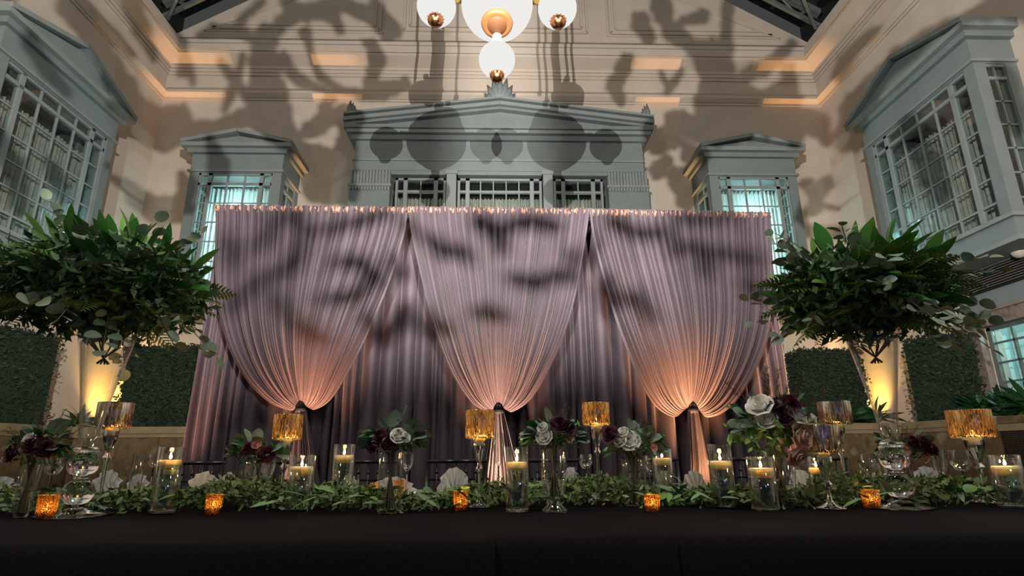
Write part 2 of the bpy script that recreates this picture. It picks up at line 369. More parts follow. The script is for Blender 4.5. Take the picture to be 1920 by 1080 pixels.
# ================================================================ BAYS
def bay(t, W, d, z0, z1, n, rows, cur, side_l=True, ped=.35, sill=.35, inner=None, sash=.30):
    """projecting bay window; local x along the wall, -y into the room"""
    P = M['paint']; PL = M['paint_light']; h = W/2; pw = .22
    fr = .62                                   # frieze above the windows
    zt = z1-fr
    MB().box(-h, h, -d, 0, z0, z0+sill).obj('apron', P, t)
    MB().box(-h-.06, h+.06, -d-.06, 0, z0+sill, z0+sill+.07).obj('sill', PL, t)
    MB().box(-h-.04, h+.04, -d-.04, 0, z0-.05, z0+.03).obj('bottom_moulding', PL, t)
    MB().box(-h, h, -d, 0, zt, z1).obj('frieze', P, t)
    MB().box(-h-.05, h+.05, -d-.05, 0, zt+.02, zt+.07).obj('architrave', PL, t)
    MB().box(-h-.10, h+.10, -d-.10, 0, z1-.12, z1).obj('cornice', P, t)
    MB().box(-h-.22, h+.22, -d-.22, 0, z1, z1+.10).obj('eave', PL, t)
    MB().prism([(-h-.18, z1+.10), (h+.18, z1+.10), (0, z1+.10+ped-.08)], -d-.12, 0).obj('pediment', P, t)
    rk = MB()
    for s in (-1, 1):
        strip(rk, (s*(h+.22), z1+.13), (0, z1+.13+ped), .09, -d-.24, 0)
    rk.obj('rake', PL, t)
    for x in (-h, h-pw):
        for y in (-d, -pw): MB().box(x, x+pw, y, y+pw, z0+sill+.07, zt).obj('pilaster', P, t)
    # front window: sidelight, broad middle, sidelight
    zb = z0+sill+.07; x0, x1 = -h+pw, h-pw; sl = (x1-x0)*.15; tr = .28; yf = -d+.06
    xs = [x0, x0+sl, x1-sl, x1]
    fr_ = MB()
    for x in (xs[1], xs[2]): MB().box(x-.045, x+.045, yf-.03, yf+.06, zb, zt).obj('mullion', PL, t)
    MB().box(x0, x1, yf-.03, yf+.05, zt-tr-.035, zt-tr+.035).obj('transom', PL, t)
    MB().box(x0, x1, yf-.02, yf+.05, zb+.27, zb+.31).obj('transom', PL, t)
    fr_.box(x0, x1, yf-.03, yf+.05, zt-.05, zt).box(x0, x1, yf-.03, yf+.05, zb, zb+.05)
    fr_.box(x0, x0+.04, yf-.03, yf+.05, zb, zt).box(x1-.04, x1, yf-.03, yf+.05, zb, zt)
    fr_.obj('window_frame', PL, t)
    for i in range(1, n):
        x = xs[1]+(xs[2]-xs[1])*i/n; MB().box(x-.018, x+.018, yf-.01, yf+.03, zb, zt).obj('glazing_bar', PL, t)
    zz = [zb+.29+(zt-tr-zb-.29)*k/rows for k in range(rows+1)]
    for z in zz[1:-1]: MB().box(x0, x1, yf-.005, yf+.025, z-.015, z+.015).obj('glazing_bar', PL, t)
    cols = [(xs[0], xs[1])]+[(xs[1]+(xs[2]-xs[1])*i/n, xs[1]+(xs[2]-xs[1])*(i+1)/n) for i in range(n)]+[(xs[2], xs[3])]
    allz = [zb]+zz+[zt]
    for a, b in cols:
        for c, e in zip(allz, allz[1:]):
            MB().box(a+.02, b-.02, yf+.008, yf+.014, c+.015, e-.015).obj('pane', M['pane'], t)
    # side windows
    for s in (-1, 1):
        X = s*(h-.06); sd = MB()
        MB().box(X-.04, X+.04, -d+pw, -pw, zt-tr-.03, zt-tr+.03).obj('transom', PL, t)
        for z in zz[:-1]: sd.box(X-.02, X+.02, -d+pw, -pw, z-.015, z+.015)
        ym = -d/2; sd.box(X-.02, X+.02, ym-.015, ym+.015, zb, zt)
        sd.box(X-.04, X+.04, -d+pw, -pw, zb, zb+.05).box(X-.04, X+.04, -d+pw, -pw, zt-.05, zt)
        sd.obj('side_sash', PL, t)
        MB().box(X-.003, X+.003, -d+pw, -pw, zb, zt).obj('side_pane', M['pane'], t)
    # curtain inside
    MB().box(-h+.02, h-.02, -.04, -.01, z0+.1, zt).obj('back_panel', inner or M['black'], t)
    ct = .10 if cur is M['blind_white'] else .42; cu = MB(); nn = int(W*60); v = []; f = []; rng = random.Random(int(W*100)); ph = 0
    for i in range(nn+1):
        x = -h+pw+(2*h-2*pw)*i/nn; ph += rng.uniform(.5, 1.1)
        y = -d*.42+.06*math.sin(ph)+.03*math.sin(x*9)
        v += [(x, y, zb-.05), (x, y*1.0+.02*math.sin(ph), zt-ct+.02*math.sin(ph*2))]
    for i in range(nn): f.append((2*i, 2*i+2, 2*i+3, 2*i+1))
    cuo = cu.add(v, f).obj('curtain', cur, t, smooth=True)
    MB().tube([(-h+pw, -d*.42, zt-ct+.02), (h-pw, -d*.42, zt-ct+.02)], .02, 6).obj('curtain_rod', M['steel'], cuo)
# back bays
def bayth(label, loc, rz, *a, **k):
    t = thing('bay_window', label, 'window', loc, rz, None); bay(t, *a, **k); return t
BZ0 = 4.3
bl = bayth('grey bay window lit cool from inside, left of the drapery on the back wall', (-6.3, YB, 0), 0, 2.2, 1.2, BZ0-.2, 8.16, 3, 5, M['blind_white'], ped=.30)
br = bayth('grey bay window lit cool from inside, right of the drapery on the back wall', (6.4, YB, 0), 0, 2.2, 1.2, BZ0-.2, 8.16, 3, 5, M['blind_white'], ped=.30)
for t, x in ((bl, -6.3), (br, 6.4)):
    lamp('bay_lamp', 'POINT', (x, YB-.98, 6.5), 60, (.70, .97, 1), .01)
    lamp('bay_lamp', 'POINT', (x, YB-.98, 5.3), 40, (.70, .97, 1), .01)
sl_ = bayth('large grey bay window with dim drapes high on the left wall', (XL, 9.93, 0), PI/2, 3.05, .80, 4.26, 8.14, 4, 5, M['blind_grey'], ped=.55)
sr_ = bayth('large grey bay window with dim drapes high on the right wall', (XR, 9.93, 0), -PI/2, 3.05, .80, 4.26, 8.14, 4, 5, M['blind_grey'], ped=.55)
for x in (XL+.4, XR-.4):
    pass
lamp('bay_lamp', 'POINT', (XL+.55, 11.1, 5.3), 5, (.5, .95, 1), .01); lamp('bay_lamp', 'POINT', (XR-.55, 11.1, 5.3), 5, (.5, .95, 1), .01)

# central bay, a broad temple front
ct = thing('central_bay_window', 'broad grey temple-front bay window with pediment above the drapery', 'window', (.1, YB, 0))
P, PL = M['paint'], M['paint_light']; d = .9
hW = 3.78
zc = 8.62                                            # cornice underside
MB().box(-hW+.12, hW-.12, -d, 0, 7.80, zc).obj('frieze', P, ct)
MB().box(-hW+.08, hW-.08, -d-.04, 0, 8.06, 8.10).obj('architrave', PL, ct)
MB().box(-hW+.02, hW-.02, -d-.10, 0, zc, zc+.13).obj('bed_moulding', P, ct)
MB().box(-hW-.08, hW+.08, -d-.22, 0, zc+.13, zc+.22).obj('cornice', PL, ct)
MB().box(-hW-.13, hW+.13, -d-.30, 0, zc+.22, zc+.31).obj('eave', P, ct)
MB().prism([(-hW-.1, zc+.31), (hW+.1, zc+.31), (hW+.1, zc+.40), (0, zc+.92), (-hW-.1, zc+.40)], -d-.1, 0).obj('pediment', P, ct)
for dz, wd, y in ((.44, .10, .34), (.34, .07, .26), (.56, .06, .40)):
    rk = MB()
    for s in (-1, 1): strip(rk, (s*(hW+.14), zc+dz), (0, zc+dz+.50), wd, -d-y, 0)
    rk.obj('rake', PL if dz != .34 else P, ct)
MB().box(-hW+.02, hW-.02, -d+.55, 0, 4.3, 7.8).obj('back_wall', M['black'], ct)
for s in (-1, 1):
    a, b = sorted((s*(hW-.04), s*2.73))
    MB().box(a, b, -d, 0, 4.2, 7.36).obj('corner_panel', P, ct)
    MB().box(a-.03, b+.03, -d-.03, 0, 7.36, 7.42).obj('string_course', PL, ct)
    ed = MB()
    for k in range(14):
        x = a+(b-a)*(k+.5)/14; ed.lathe([(.012, 0), (.034, .04), (.034, .08), (.01, .13)], 8, (x, -d-.03, 7.24), True, True)
    ed.obj('egg_moulding', PL, ct)
    MB().box(a, b, -d+.05, 0, 7.42, 7.82).obj('flute_backing', P, ct)
    for k in range(13):
        x = a+(b-a)*(k+.5)/13; MB().tube([(x, -d+.03, 7.43), (x, -d+.03, 7.81)], .032, 8).obj('flute', PL, ct)
def winset(x0, x1, n, side):
    yf = -d+.18; zb, zt = 4.4, 7.66
    for x in (x0, x1-.06): MB().box(x, x+.06, yf-.04, yf+.06, zb, zt).obj('jamb', PL, ct)
    MB().box(x0, x1, yf-.04, yf+.06, zt-.06, zt).obj('window_head', PL, ct)
    MB().box(x0, x1, yf-.03, yf+.05, 7.27, 7.33).obj('transom', PL, ct)
    xa, xb = x0+side, x1-side
    for x in (xa, xb): MB().box(x-.05, x+.05, yf-.04, yf+.06, zb, zt).obj('mullion', PL, ct)
    for i in range(1, n):
        x = xa+(xb-xa)*i/n; MB().box(x-.016, x+.016, yf-.01, yf+.03, zb, zt).obj('glazing_bar', PL, ct)
    for z in (6.82, 6.72, 6.1, 5.4): MB().box(x0, x1, yf-.01, yf+.025, z-.014, z+.014).obj('glazing_bar', PL, ct)
    cols = [x0+.03, xa]+[xa+(xb-xa)*i/n for i in range(1, n)]+[xb, x1-.03]
    for a, b in zip(cols, cols[1:]):
        for c, e in ((7.33, 7.6), (6.83, 7.27), (6.1, 6.72), (5.4, 6.1)):
            MB().box(a+.02, b-.02, yf+.008, yf+.014, c, e).obj('pane', M['pane'], ct)
winset(-2.62, -1.36, 2, .25); winset(-1.06, 1.06, 5, .25); winset(1.36, 2.62, 2, .25)
for x in (-1.21, 1.21):
    MB().box(x-.12, x+.12, -d-.02, -d+.3, 4.3, 7.70).obj('pilaster', PL, ct)
    MB().box(x-.15, x+.15, -d-.05, -d+.3, 7.70, 7.80).obj('pilaster_capital', PL, ct)
MB().box(-2.73, 2.73, -d+.02, 0, 7.70, 7.80).obj('lintel', P, ct)
v = []; f = []; nn = 420; ph = 0; rng = random.Random(3)
for i in range(nn+1):
    x = -2.65+5.3*i/nn; ph += rng.uniform(.5, 1.2); y = -d+.42+.035*math.sin(ph); v += [(x, y, 4.6), (x, y, 7.22+.015*math.sin(ph*3))]
for i in range(nn): f.append((2*i, 2*i+2, 2*i+3, 2*i+1))
MB().add(v, f).obj('curtain', M['blind_grey'], ct, smooth=True)
for x in (-2.0, 0, 2.0): lamp('bay_lamp', 'POINT', (x+.1, YB-.62, 6.6), 11, (1, .95, .82), .05)
# acroteria: upright carved leaves on the pediment corners and peak
def acroterion(x, z, s, flip, wide):
    lobes = 7; mb = MB()
    for k in range(lobes):
        if wide: a = math.radians(-62+124*k/(lobes-1)); L = s*(.62+.38*math.cos(a))
        else: a = math.radians(-5+70*k/(lobes-1))*flip; L = s*(1-.11*k)
        tip = Vector((x+math.sin(a)*L*.62, 0, z+math.cos(a)*L)); base = Vector((x+math.sin(a)*.05*s, 0, z))
        mid = base.lerp(tip, .55)+Vector((math.sin(a)*.06*s, 0, 0))
        mb.tube([base+Vector((0, -d-.15, 0)), mid+Vector((0, -d-.2, 0)), tip+Vector((0, -d-.12, 0))], [s*.13, s*.11, s*.015], 7)
    mb.box(x-s*.25, x+s*.25, -d-.28, -d-.02, z-.08, z+.06)
    mb.obj('acroterion', M['paint'], ct, smooth=True)
acroterion(-hW-.02, zc+.50, .60, 1, False); acroterion(hW+.02, zc+.50, .60, -1, False); acroterion(0, zc+1.0, .88, 1, True)

# ---- right wall below the bay: lower fascia, louvre grille, stone window surround
lv = thing('louvre_grille', 'long dark louvred vent below the bay on the right wall', 'vent', (XR-.01, 8.2, 0))
MB().box(-.06, 0, -3, 2.45, 3.8, 4.3).obj('backing', M['black'], lv)
for k in range(9):
    z = 3.86+k*.045; MB().add([(-.06, -3, z), (-.13, -3, z-.018), (-.13, 2.45, z-.018), (-.06, 2.45, z), (-.06, -3, z+.006), (-.13, -3, z-.012), (-.13, 2.45, z-.012), (-.06, 2.45, z+.006)], [(0, 1, 2, 3), (7, 6, 5, 4), (0, 4, 5, 1), (1, 5, 6, 2), (2, 6, 7, 3), (3, 7, 4, 0)]).obj('slat', M['louver'], lv)
lv2 = thing('louvre_grille', 'long dark louvred vent below the bay on the left wall, mostly behind foliage', 'vent', (XL+.01, 8.2, 0))
MB().box(0, .06, -3, 2.45, 3.8, 4.3).obj('backing', M['black'], lv2)
for k in range(9):
    z = 3.86+k*.045; MB().box(.06, .13, -3, 2.45, z-.008, z).obj('slat', M['louver'], lv2)
struct(MB().box(XR-.05, XR, YF, 10.7, 3.46, 3.80).obj('trim_7', M['paint']))
struct(MB().box(XL, XL+.05, YF, 10.7, 3.46, 3.80).obj('trim_8', M['paint']))
st = struct(bpy.data.objects.new('window_1', None)); COL.objects.link(st); st.location = (XR, 8.9, 0)
for y0, y1, z0, z1 in ((-2.6, 1.9, 3.16, 3.46), (1.45, 1.9, 1.47, 3.16)):
    mb = MB().box(-.14, 0, y0, y1, z0, z1); mb.box(-.18, 0, y0, y1, z1-.06, z1) if z0 > 3 else mb.box(-.18, 0, y1-.08, y1, z0, z1)
    mb.obj('stone_surround', M['pinkstone'], st)
fr_ = MB(); fr_.box(.02, .10, 1.36, 1.45, WZ0, WZ1).box(.02, .10, -1.7, 1.45, WZ1-.06, WZ1).box(.02, .10, -1.7, 1.45, WZ0, WZ0+.06)
for y in (.93, .42, -.1, -.6, -1.1): fr_.box(.03, .08, y-.02, y+.02, WZ0, WZ1)
for z in (2.15, 2.5, 2.86): fr_.box(.03, .08, -1.7, 1.45, z-.015, z+.015)
fr_.obj('window_frame', M['steel'], st)
ys = [1.36, .93, .42, -.1, -.6, -1.1, -1.7]; zs = [WZ0+.06, 2.15, 2.5, 2.86, WZ1-.06]
for a, b in zip(ys[1:], ys):
    for c, e in zip(zs, zs[1:]): MB().box(.05, .056, a+.02, b-.02, c+.015, e-.015).obj('pane', M['pane'], st)
MB().box(.9, .95, -2.2, 2.0, 1.2, 3.6).obj('reveal_wall', M['blind_white'], st)
v = []; f = []
for i in range(161):
    y = -1.7+2.0*i/160; v += [(.35+.05*math.sin(i*.9), y, 1.6), (.35+.05*math.sin(i*.9), y, 3.5)]
for i in range(160): f.append((2*i, 2*i+2, 2*i+3, 2*i+1))
MB().add(v, f).obj('curtain', M['blind_white'], st, smooth=True)
MB().box(.3, .95, -2.2, 2.0, 3.5, 3.6).obj('reveal_top', M['blind_white'], st)
MB().box(.3, .95, 1.95, 2.0, 1.2, 3.5).obj('reveal_side', M['blind_white'], st)
lamp('window_lamp', 'POINT', (XR+.55, 9.6, 3.2), 26, (.55, .95, 1), .1); lamp('window_lamp', 'POINT', (XR+.25, 8.2, 3.3), 14, (.55, .95, 1), .1)
# wall globe at the right edge
p_ = at(1911, 470, X=8.95)
gl = thing('wall_globe_lamp', 'unlit white glass globe lamp at the right edge below the bay', 'lamp', p_)
MB().lathe([(.13*math.sin(PI*k/16)+1e-4, -.13*math.cos(PI*k/16)) for k in range(17)], 24).obj('globe', mat('unlit_opal', (.5, .46, .4), .2), gl, smooth=True)
MB().box(.10, .26, -.04, .04, -.04, .04).obj('bracket', M['steel'], gl)
# ================================================================ CHANDELIER
cz = at(932, 8, Y=5.5)
ch = thing('globe_chandelier', 'large chandelier of lit white glass globes with copper caps', 'chandelier', (cz.x, 5.5, cz.z))
def sphere(mb, c, r, n=32, m_=20, sq=1.0):
    mb.lathe([(r*math.sin(PI*k/m_)+1e-4, -r*sq*math.cos(PI*k/m_)) for k in range(m_+1)], n, c); return mb
def globe(c, r, cap_r, big=False, tilt=0):
    g = sphere(MB(), c, r).obj('glass_globe', M['globe'], ch, smooth=True)
    C0 = c; zb = -math.sqrt(max(0, r*r-cap_r*cap_r)); c = (0, 0, 0); first = len(ch.children)
    made = []
    if big:
        a_ = MB().lathe([(cap_r*1.0, .02), (cap_r*1.06, 0), (cap_r*1.0, -.03), (cap_r*.84, -.045), (cap_r*.64, -.04)], 32, (c[0], c[1], zb), cap0=True).obj('copper_cap', M['copper_big'], g, smooth=True)
        b0 = MB().lathe([(cap_r*.66, -.041), (cap_r*.62, -.056), (.001, -.060)], 32, (c[0], c[1], zb)).obj('cap_disc', M['copper_in'], g, smooth=True)
    else:
        a_ = MB().lathe([(cap_r, .05), (cap_r*1.08, .0), (cap_r*.98, -.045), (cap_r*.66, -.085), (.001, -.10)], 28, (c[0], c[1], zb)).obj('copper_cap', M['copper'], g, smooth=True)
        b_ = MB()
        for k in range(14):
            a = 2*PI*k/14; b_.lathe([(.001, -.012), (.011, 0), (.001, .012)], 6, (c[0]+cap_r*1.08*math.cos(a), c[1]+cap_r*1.08*math.sin(a), zb))
        b0 = b_.obj('beading', M['copper'], g, smooth=True); b0['kind'] = 'stuff'
    for o in (a_, b0): o.location = C0; o.rotation_euler = (-math.radians(tilt), 0, 0)
BR = .415; SR = .225
globe((0, 0, 0), BR, .17, True, 17)
for s in (-1, 1):
    globe((s*.70, 0, -.05), SR, .085, False, 10)
    MB().tube([(s*.30, 0, .06), (s*.52, 0, .08)], .055, 12).obj('arm', M['brass'], ch, smooth=True)
globe((0, 0, -.76), .205, .075)
MB().lathe([(.06, 0), (.075, .02), (.055, .05), (.055, .14)], 20, (0, 0, -.56)).obj('neck', M['plate'], ch, smooth=True)
for s in (-1, 1):
    globe((0, s*.70, .55), SR, .085)
MB().tube([(0, 0, .38), (0, 0, 2.0)], .06, 12).obj('stem', M['brass'], ch)
MB().tube([(0, -.7, .85), (0, .7, .85)], .04, 12).obj('cross_arm', M['brass'], ch)
for x, y in ((-.28, -.12), (-.12, .2), (.12, -.2), (.28, .12)):
    r_ = MB().tube([(x, y, .9), (x, y, 7.0)], .020, 8); sphere(r_, (x, y, .86), .04, 10, 8, 1.6); r_.obj('hanging_rod', M['steel'], ch)

# ================================================================ DRAPERY
rngd = random.Random(11)
def pleat_phase(n, cols, jit=.45, seed=1, crease=False):
    r = random.Random(seed); w_ = [1+r.uniform(-jit, jit) for _ in range(n)]; s = sum(w_); e = [0]
    for x in w_: e.append(e[-1]+x/s)
    amp = [r.uniform(.55, 1.25) for _ in range(n)]; dp = [r.choice((.3, .6, 1.0, 1.5)) for _ in range(n+1)]
    out = []; j = 0
    for i in range(cols+1):
        u = i/cols
        while j < n-1 and u > e[j+1]: j += 1
        f_ = (u-e[j])/(e[j+1]-e[j]); f_ = min(max(f_, 0), 1)
        if crease:
            v_ = .62+.38*math.sin(PI*f_)*amp[j]-.62*dp[j]*math.exp(-f_*w_[j]/.15)-.62*dp[j+1]*math.exp(-(1-f_)*w_[j]/.15)
            out.append((v_, 1.0))
        else: out.append((abs(math.sin(PI*f_))**.75, amp[j]))
    return out
def backdrop():
    cols, rows = 520, 26; n = 46; ph = pleat_phase(n, cols, .55, 4); ph2 = pleat_phase(17, cols, .5, 9)
    v = []; f = []
    TL, TR = at(407, 396, Y=5.06), at(1440, 408, Y=5.06)
    for j in range(rows+1):
        t = j/rows
        for i in range(cols+1):
            u = i/cols; x = TL.x+(TR.x-TL.x)*u
            zt = TL.z+(TR.z-TL.z)*u; z = zt*(1-t)+.01*t
            a = .035+.06*min(1, t*1.6); y = 5.12-ph[i][0]*ph[i][1]*a-.05*t*ph2[i][0]
            x += .012*math.sin(i*.37+t*3)*t
            v.append((x, y, z))
    for j in range(rows):
        for i in range(cols):
            a = j*(cols+1)+i; f.append((a, a+1, a+cols+2, a+cols+1))
    return MB().add(v, f)
bd = thing('backdrop_curtain', 'wide mauve grey pleated backdrop curtain hanging behind the three swags', 'curtain', (0, 5.1, 0))
o = backdrop().obj('fabric', M['drape'], bd, smooth=True); o.location = (0, -5.1, 0)
MB().tube([(-2.63, -.02, 3.13), (2.62, -.02, 3.08)], .02, 10).obj('rod', M['steel'], bd)
for x in (-2.58, 0, 2.58):
    MB().tube([(x, .06, .02), (x, .06, 3.1)], .022, 10).obj('upright', M['steel'], bd); MB().box(x-.2, x+.2, -.02, .38, 0, .015).obj('base_plate', M['steel'], bd)

def swag(label, top, Lp, Rp, tie, seed, tail):
    y0 = 4.93
    g = lambda p: at(p[0], p[1], Y=y0)
    rows, n, cols = 80, 38, 760
    T0, T1 = g(top[0]), g(top[1]); tp = g(tie)
    tw = .055
    tieL = tp+Vector((-tw, 0, 0)); tieR = tp+Vector((tw, 0, 0))
    L = catmull([T0]+[g(p) for p in Lp]+[tieL], rows+1); R = catmull([T1]+[g(p) for p in Rp]+[tieR], rows+1)
    tm = (T0+T1)/2; C = [tm.lerp(tp, (k/rows)**.97) for k in range(rows+1)]
    ph = pleat_phase(n, cols, .72, seed, True); big = pleat_phase(12, cols, .5, seed+5)
    for P_ in (ph, big):
        for i in range(cols+1):
            if i < 9: P_[i] = P_[9]
            if i > cols-9: P_[i] = P_[cols-9]
    t = thing('swag_curtain', label, 'curtain', (tp.x, y0, 0), 0, None)
    v = []; f = []
    for j in range(rows+1):
        vv = j/rows
        width = (R[j]-L[j]).length
        for i in range(cols+1):
            u = i/cols*2-1; s = abs(u); E_ = L[j] if u < 0 else R[j]
            k_ = s**(1.0+.25*vv)
            p = C[j].lerp(E_, k_)
            pitch = width/n
            a = min(.075, .062+.012*vv, pitch*1.5) if vv < .93 else pitch*1.0
            ab = .12*math.sin(PI*min(1, vv*1.02))**1.2*(.25+vv)*min(1, width/.7)
            bel = .17*math.sin(PI*vv**1.6)*(1-s*s*.7)
            y = p.y-ph[i][0]*ph[i][1]*a-big[i][0]*big[i][1]*ab*(.3+.7*s)-bel
            # folds sag a little individually
            z = p.z-.012*big[i][0]*math.sin(PI*vv)*s
            v.append((p.x-tp.x, y-y0, z))
    for j in range(rows):
        for i in range(cols):
            a = j*(cols+1)+i; f.append((a, a+1, a+cols+2, a+cols+1))
    MB().add(v, f).obj('gathered_fabric', M['drape'], t, smooth=True)
    # heading ruffle on the rod
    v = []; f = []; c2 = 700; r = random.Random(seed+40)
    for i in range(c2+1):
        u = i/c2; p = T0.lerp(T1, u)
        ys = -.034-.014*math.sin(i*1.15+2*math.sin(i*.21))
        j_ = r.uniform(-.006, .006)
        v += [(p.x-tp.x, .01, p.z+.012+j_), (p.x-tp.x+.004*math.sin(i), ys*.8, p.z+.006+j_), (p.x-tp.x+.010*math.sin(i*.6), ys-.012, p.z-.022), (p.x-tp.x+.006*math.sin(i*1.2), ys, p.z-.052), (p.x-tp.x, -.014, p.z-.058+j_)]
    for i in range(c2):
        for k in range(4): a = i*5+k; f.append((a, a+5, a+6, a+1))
    MB().add(v, f).obj('rod_pocket', M['drape_uplit'], t, smooth=True)
    # tie band and tail
    MB().lathe([(.038, -.025), (.044, -.01), (.044, .005), (.036, .012)], 24, (0, -.012, tp.z-.02)).obj('tie_band', M['tie'], t, smooth=True)
    cols3, rows3 = 120, 24; ph3 = pleat_phase(11, cols3, .5, seed+3); v = []; f = []
    bt = [g(p) for p in tail]
    for j in range(rows3+1):
        q = j/rows3; z = (tp.z-.02)*(1-q)+.02*q
        zz = max(z, bt[0].z)
        s_ = (tp.z-.02-z)/(tp.z-.02-bt[0].z); x0 = -.045+(bt[0].x-tp.x+.045)*s_; x1 = .045+(bt[1].x-tp.x-.045)*s_
        s2 = min(1, q*3)
        for i in range(cols3+1):
            u = i/cols3; v.append((x0+(x1-x0)*u, -.0-ph3[i][0]*ph3[i][1]*(.02+.06*s2)-.03*math.cos(PI*(u-.5))-.03*s2, z))
    for j in range(rows3):
        for i in range(cols3):
            a = j*(cols3+1)+i; f.append((a, a+1, a+cols3+2, a+cols3+1))
    MB().add(v, f).obj('tail', M['drape'], t, smooth=True)
swag('left mauve swag curtain gathered to a low knot', [(407, 388), (766, 392)], [(412, 520), (430, 620), (462, 700), (505, 752), (545, 770)], [(760, 440), (735, 530), (702, 615), (665, 690), (625, 748), (592, 768)], (565, 764), 21, [(540, 885), (598, 885)])
swag('middle mauve swag curtain gathered above the gold candle holder', [(766, 391), (1104, 395)], [(772, 440), (793, 530), (815, 615), (845, 695), (882, 752), (912, 771)], [(1098, 440), (1084, 520), (1065, 600), (1035, 680), (998, 745), (962, 772)], (935, 767), 32, [(905, 890), (975, 890)])
swag('right mauve swag curtain lit strongest from below', [(1104, 395), (1441, 402)], [(1108, 440), (1128, 530), (1152, 615), (1188, 705), (1222, 760), (1262, 782)], [(1440, 520), (1430, 620), (1402, 700), (1362, 765), (1325, 783)], (1298, 765), 47, [(1284, 895), (1322, 895)])

# floor uplights
for k, (x, y, p, c, ay) in enumerate(UPL):
    lab = ['left swag knot', 'middle swag knot', 'right swag knot', 'left edge of the drapery', 'right edge of the drapery'][k]
    t = thing('floor_uplight', 'small black floor uplight under the '+lab, 'lamp', (x, y, 0), 0, None)
    MB().lathe([(.07, 0), (.07, .015), (.05, .02), (.05, .09), (.065, .12), (.065, .125), (.05, .10), (.001, .095)], 20).obj('housing', M['chair'], t, smooth=True)
    MB().lathe([(.062, .118), (.001, .118)], 20).obj('lens', M['pane'], t)

# ================================================================ STENCIL PROJECTORS (behind the camera, they throw the tree shadows)
A_ = [  # (plate, [(px, py, width)...]) traced centre lines of the tree shadows on the walls
 [(128, 10, 45), (160, 45, 45), (190, 100, 50), (230, 180, 60), (270, 225, 60), (300, 245, 70), (325, 235, 75), (360, 250, 38), (410, 240, 34), (455, 225, 34), (500, 205, 60)],
 [(275, 255, 30), (285, 270, 20)], [(210, 225, 20), (255, 240, 32)],
 [(240, 5, 30), (265, 60, 30), (290, 110, 18)], [(150, 0, 20), (215, 70, 22), (250, 110, 14)],
 [(495, 65, 42), (492, 120, 50), (505, 190, 62), (515, 240, 66), (530, 275, 50)],
 [(490, 80, 30), (440, 62, 26), (400, 58, 30), (378, 70, 22)], [(440, 60, 20), (460, 30, 18), (490, 5, 18)],
 [(500, 70, 28), (545, 30, 30), (590, 20, 36), (625, 30, 24), (636, 58, 18)], [(560, 20, 25), (540, 5, 30)],
 [(572, 60, 22), (578, 100, 12), (600, 145, 16), (640, 172, 18), (678, 178, 22), (720, 170, 34), (760, 160, 25)],
 [(528, 118, 26), (560, 150, 22), (606, 170, 16)], [(412, 120, 14), (445, 160, 22), (478, 195, 22)], [(350, 118, 18), (362, 155, 14)],
 [(520, 250, 70), (556, 285, 52), (600, 310, 66), (640, 345, 42), (652, 375, 34)],
 [(578, 245, 34), (612, 225, 34), (645, 212, 36), (655, 240, 40), (645, 285, 36), (650, 330, 30)],
 [(580, 330, 40), (590, 360, 36), (630, 372, 24)], [(604, 205, 20), (622, 180, 22)],
 [(205, 332, 14), (235, 345, 22), (258, 372, 34), (290, 392, 44), (335, 390, 44), (352, 362, 30), (342, 332, 22)], [(300, 405, 36), (350, 405, 28)],
 [(20, -5, 24), (5, 20, 24)], [(390, 280, 16), (410, 330, 40), (395, 380, 26)], [(690, 85, 28), (705, 120, 30), (690, 160, 24)],
 [(600, 15, 30), (640, 8, 26), (700, 30, 30), (728, 70, 24)], [(700, 5, 20), (745, 60, 22)],
 [(455, 110, 12), (440, 160, 20), (420, 205, 16)], [(320, 45, 14), (345, 90, 16), (340, 140, 16)],
 [(60, 110, 30), (90, 160, 26), (130, 200, 20)], [(100, 330, 30), (120, 380, 34)], [(-20, 250, 40), (30, 330, 40), (40, 400, 30)],
]
B_ = [
 [(1239, 10, 34), (1257, 58, 30), (1300, 92, 30), (1335, 110, 56), (1345, 150, 58), (1348, 200, 70), (1380, 225, 70), (1440, 225, 78), (1480, 240, 56)],
 [(1362, 100, 24), (1362, 58, 18), (1364, 10, 22)], [(1391, 148, 24), (1432, 134, 22), (1461, 115, 22), (1484, 85, 20)],
 [(1370, 165, 44), (1405, 175, 22), (1440, 182, 26), (1478, 165, 30), (1480, 137, 26)], [(1490, 190, 30), (1484, 225, 28)],
 [(1277, 138, 12), (1262, 158, 14), (1250, 176, 12)], [(1240, 140, 10), (1250, 160, 10)],
 [(1266, 225, 34), (1310, 240, 44), (1350, 262, 50), (1400, 262, 40)], [(1238, 262, 46), (1270, 262, 26)], [(1295, 290, 34), (1320, 312, 30)],
 [(1235, 318, 34), (1250, 300, 20)], [(1262, 325, 20), (1285, 345, 46), (1288, 376, 32)], [(1480, 262, 30), (1492, 290, 18)],
 [(1496, 212, 16), (1530, 230, 38), (1552, 262, 24)],
 [(1515, 345, 24), (1532, 368, 26), (1550, 342, 26)], [(1530, 372, 26), (1529, 391, 20), (1507, 400, 14), (1500, 425, 16), (1515, 433, 20), (1545, 436, 18), (1580, 436, 22)], [(1535, 384, 12), (1557, 389, 9), (1578, 392, 5)],
 [(1917, 5, 60), (1850, 30, 48), (1790, 60, 44), (1740, 80, 42), (1690, 120, 48), (1640, 165, 46), (1605, 215, 54), (1592, 262, 44)],
 [(1640, 60, 20), (1600, 100, 24), (1570, 140, 24)], [(1200, 40, 30), (1215, 70, 24)], [(1280, 40, 16), (1320, 30, 24)],
 [(1880, 150, 40), (1900, 230, 50)], [(1700, 260, 36), (1740, 320, 40), (1760, 380, 36)], [(1180, 120, 22), (1150, 160, 24), (1165, 190, 18)],
]
